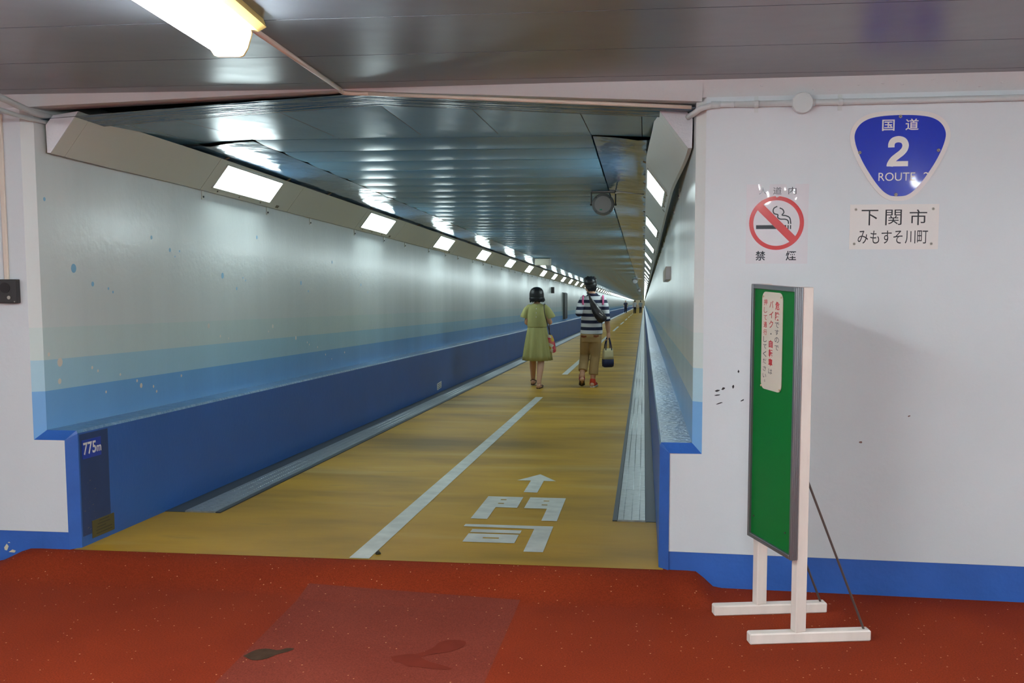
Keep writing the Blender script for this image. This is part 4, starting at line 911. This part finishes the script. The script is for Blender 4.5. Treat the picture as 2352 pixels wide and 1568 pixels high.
for P, Q, lift, ms in ((Vector((.082, -.04, 0)), Vector((.110, .13, 0)), 0., m_sole), (Vector((-.075, -.10, .085)), Vector((-.085, .05, .015)), .0, m_sold)):
    sh = empty('shoe'); sh.parent = ma; d = Q-P; f_ = d.normalized(); s_ = Vector((f_.y, -f_.x, 0)).normalized(); n_ = s_.cross(f_).normalized(); n_ = n_ if n_.z > 0 else -n_
    h0 = P-f_*.06; t0 = Q+f_*.04
    out = [h0+s_*.022, h0+f_*.025+s_*.036, h0.lerp(t0, .5)+s_*.038, t0-f_*.06+s_*.046, t0+s_*.012, t0-s_*.012, t0-f_*.06-s_*.044, h0.lerp(t0, .5)-s_*.036, h0+f_*.025-s_*.036, h0-s_*.022]
    cen = h0.lerp(t0, .5)
    bm = B(); rings(bm, [[cen+(p-cen)*k+n_*z for p in out] for z, k in ((.001, .97), (.010, 1.03), (.026, 1.02))]); obj('sole', bm, ms, sh)
    bm = B(); rings(bm, [[(p if k == 1 else cen+(p-cen)*k)+n_*z - f_*sh_ for p in out] for z, k, sh_ in ((.024, 1, 0), (.045, .98, 0), (.07, .80, .02))], True, True)
    limb(bm, [P+n_*.05-f_*.005, P+n_*.105], [.047, .044], 12); obj('upper', fuse(bm, .007, 3), m_shoe if lift == 0 and ms is m_sole else m_shoe2, sh, True)
    bm = B()
    for k in range(4): c_ = P.lerp(Q, .35+.13*k)+n_*(.098-.012*k); tube(bm, [c_-s_*.025, c_+n_*.004, c_+s_*.025], .004, 6)
    obj('laces', bm, mat('yellow_laces', (214, 176, 80), .7), sh)
# his black sling bag
sb = empty('sling_bag', (.54+.16, YM-.16, ax(YM)+FLOOR_R+1.02), 0, 'black leather sling bag worn across the striped shirt', 'bag')
m_lea = mat('black_leather', (40, 34, 34), .3, bump=(22, .5, .02))
bm = B(); P = smooth_path([(-.125, .045, .335), (-.10, .032, .28), (-.055, .010, .19), (.005, -.01, .09), (.055, -.015, .02), (.075, -.005, -.02)], 4); n_ = len(P)
RRr = [.016+(.074-.016)*sst(min(1, i/(n_*.62))) if i < n_*.8 else .074*(1-((i-n_*.8)/(n_*.2))**2*.55) for i in range(n_)]
tube(bm, P, RRr, 16)
for v in bm.verts: v.co.y = .01+(v.co.y-.01)*.62
obj('pouch', bm, m_lea, sb, True)
bm = B(); tube(bm, smooth_path([(-.125, .045, .335), (-.15, .10, .378), (-.165, .16, .385), (-.15, .24, .34)], 4), .013, 8); obj('strap', bm, m_lea, sb, True)
bm = B(); tube(bm, smooth_path([(.06, .0, .0), (.11, .05, .0), (.105, .12, .03), (.06, .26, .10), (-.06, .285, .24), (-.15, .24, .34)], 4), .010, 8); obj('strap', bm, m_lea, sb, True)
bm = B(); tube(bm, [(.02, -.052, .10), (.075, -.045, .06)], .003, 6); obj('zip', bm, m_screw, sb)
# his tote bag
to = empty('tote_bag', (.54+.303, YM+.03, ax(YM)+FLOOR_R+.30), .35, 'cream canvas tote with a navy base carried in one hand', 'bag')
m_can = mat('cream_canvas', (206, 194, 150), .8, var=(9, .05), bump=(14, .4, .01))
def rbox(hw, hd, z, n=8):
    out = []
    for cx_, cy_, a0_ in ((hw-.02, hd-.02, 0), (-hw+.02, hd-.02, 90), (-hw+.02, -hd+.02, 180), (hw-.02, -hd+.02, 270)):
        for k in range(4): a = math.radians(a0_+30*k); out.append((cx_+.02*math.cos(a), cy_+.02*math.sin(a), z))
    return out
bm = B(); rings(bm, [rbox(.080, .050, .118), rbox(.077, .048, .17), rbox(.073, .042, .23), rbox(.072, .036, .278)], True, True); obj('canvas_body', bm, m_can, to, True)
bm = B(); rings(bm, [rbox(.060, .038, .0), rbox(.078, .050, .012), rbox(.083, .054, .06), rbox(.081, .0515, .120)], True, True); obj('base_panel', bm, m_navy, to, True)
for y in (-.036, .036):
    bm = B(); P = smooth_path([(-.045, y, .20), (-.043, y, .29), (-.030, y*.6, .38), (-.012, y*.2, .445), (.012, y*.2, .445), (.030, y*.6, .38), (.043, y, .29), (.045, y, .20)], 4)
    rings(bm, [[p+Vector((-.008, -.002, 0)), p+Vector((.008, -.002, 0)), p+Vector((.008, .002, .002)), p+Vector((-.008, .002, .002))] for p in P]); obj('handle', bm, m_navy, to)

# --- three people far down the tunnel
def far_person(x, y, label, shirt_c, pants_c, face, h=1.0, skinarm=True):
    t = empty('person', (x, y, ax(y)+FLOOR_R), 0 if face > 0 else math.pi, label, 'person'); 
    bm = B(); head(bm, (0, .01, 1.53)); limb(bm, [(0, -.01, 1.34), (0, 0, 1.45)], [.055, .05]); loft(bm, [(0, 0, .78, .14, .10), (0, 0, 1.1, .145, .09), (0, 0, 1.34, .14, .08), (0, 0, 1.38, .06, .05)])
    for sx in (-1, 1):
        limb(bm, [(sx*.18, 0, 1.33), (sx*.225, -.02*sx, 1.06), (sx*.23, .10*sx, .84)], [.05, .04, .028]); hand(bm, (sx*.23, .10*sx, .84), (0, .1, -1), (0, 1, 0), 1.0, Vector((-sx, 0, 0)))
        limb(bm, [(sx*.085, 0, .80), (sx*.09, .05*sx, .45), (sx*.09, .10*sx, .09)], [.085, .055, .036]); foot(bm, (sx*.09, .10*sx, .09), (sx*.095, .24*sx if sx > 0 else .03, .035))
    obj('body', fuse(bm, .012), m_skin, t, True)
    bm = B(); loft(bm, [(0, 0, .82, .175, .125), (0, 0, 1.0, .172, .12), (0, 0, 1.2, .185, .12), (0, 0, 1.32, .18, .10), (0, 0, 1.375, .09, .07), (0, 0, 1.395, .065, .06)])
    for sx in (-1, 1): tube(bm, [(sx*.16, 0, 1.33), (sx*.205, 0, 1.2), (sx*.222, -.01*sx, 1.10)], [.062, .062, .06], 12); ball(bm, (sx*.165, 0, 1.325), .06)
    obj('shirt', fuse(bm, .012, 3), mat(shirt_c[0], shirt_c[1], .75), t, True)
    bm = B(); loft(bm, [(0, 0, .72, .155, .12), (0, 0, .80, .16, .12), (0, 0, .88, .15, .11)])
    for sx in (-1, 1): tube(bm, [(sx*.082, 0, .78), (sx*.09, .05*sx, .45), (sx*.09, .09*sx, .07)], [.095, .075, .06], 14)
    obj('trousers', fuse(bm, .012, 3), mat(pants_c[0], pants_c[1], .8), t, True)
    bm = B(); ball(bm, (0, -.02, 1.575), (.088, .10, .09)); ball(bm, (0, -.045, 1.53), (.08, .06, .08)); obj('hair', fuse(bm, .012, 2), m_hair, t, True)
    for sx in (-1, 1):
        bm = B(); yy = .10*sx; limb(bm, [(sx*.09, yy-.05, .045), (sx*.092, yy+.06, .045), (sx*.095, yy+.15, .04)], [.04, .042, .036], 10); obj('shoe', fuse(bm, .012, 2), mat('dark_shoe', (36, 32, 32), .5), t, True)
far_person(-.97, 133.5, 'distant person in dark navy clothes, leftmost of the three far off', ('navy_top', (36, 40, 62)), ('navy_trousers', (34, 38, 56)), -1)
far_person(.25, 128.2, 'distant person in a white shirt and dark trousers, middle of three', ('white_shirt', (220, 220, 224)), ('dark_trousers', (38, 38, 46)), 1)
far_person(.93, 134.7, 'distant person in a grey shirt beside the right tunnel wall', ('grey_shirt', (150, 158, 160)), ('grey_trousers', (50, 48, 56)), 1)
bpy.data.objects.remove(_FO); bpy.data.scenes.remove(WORK); bpy.context.view_layer.update()
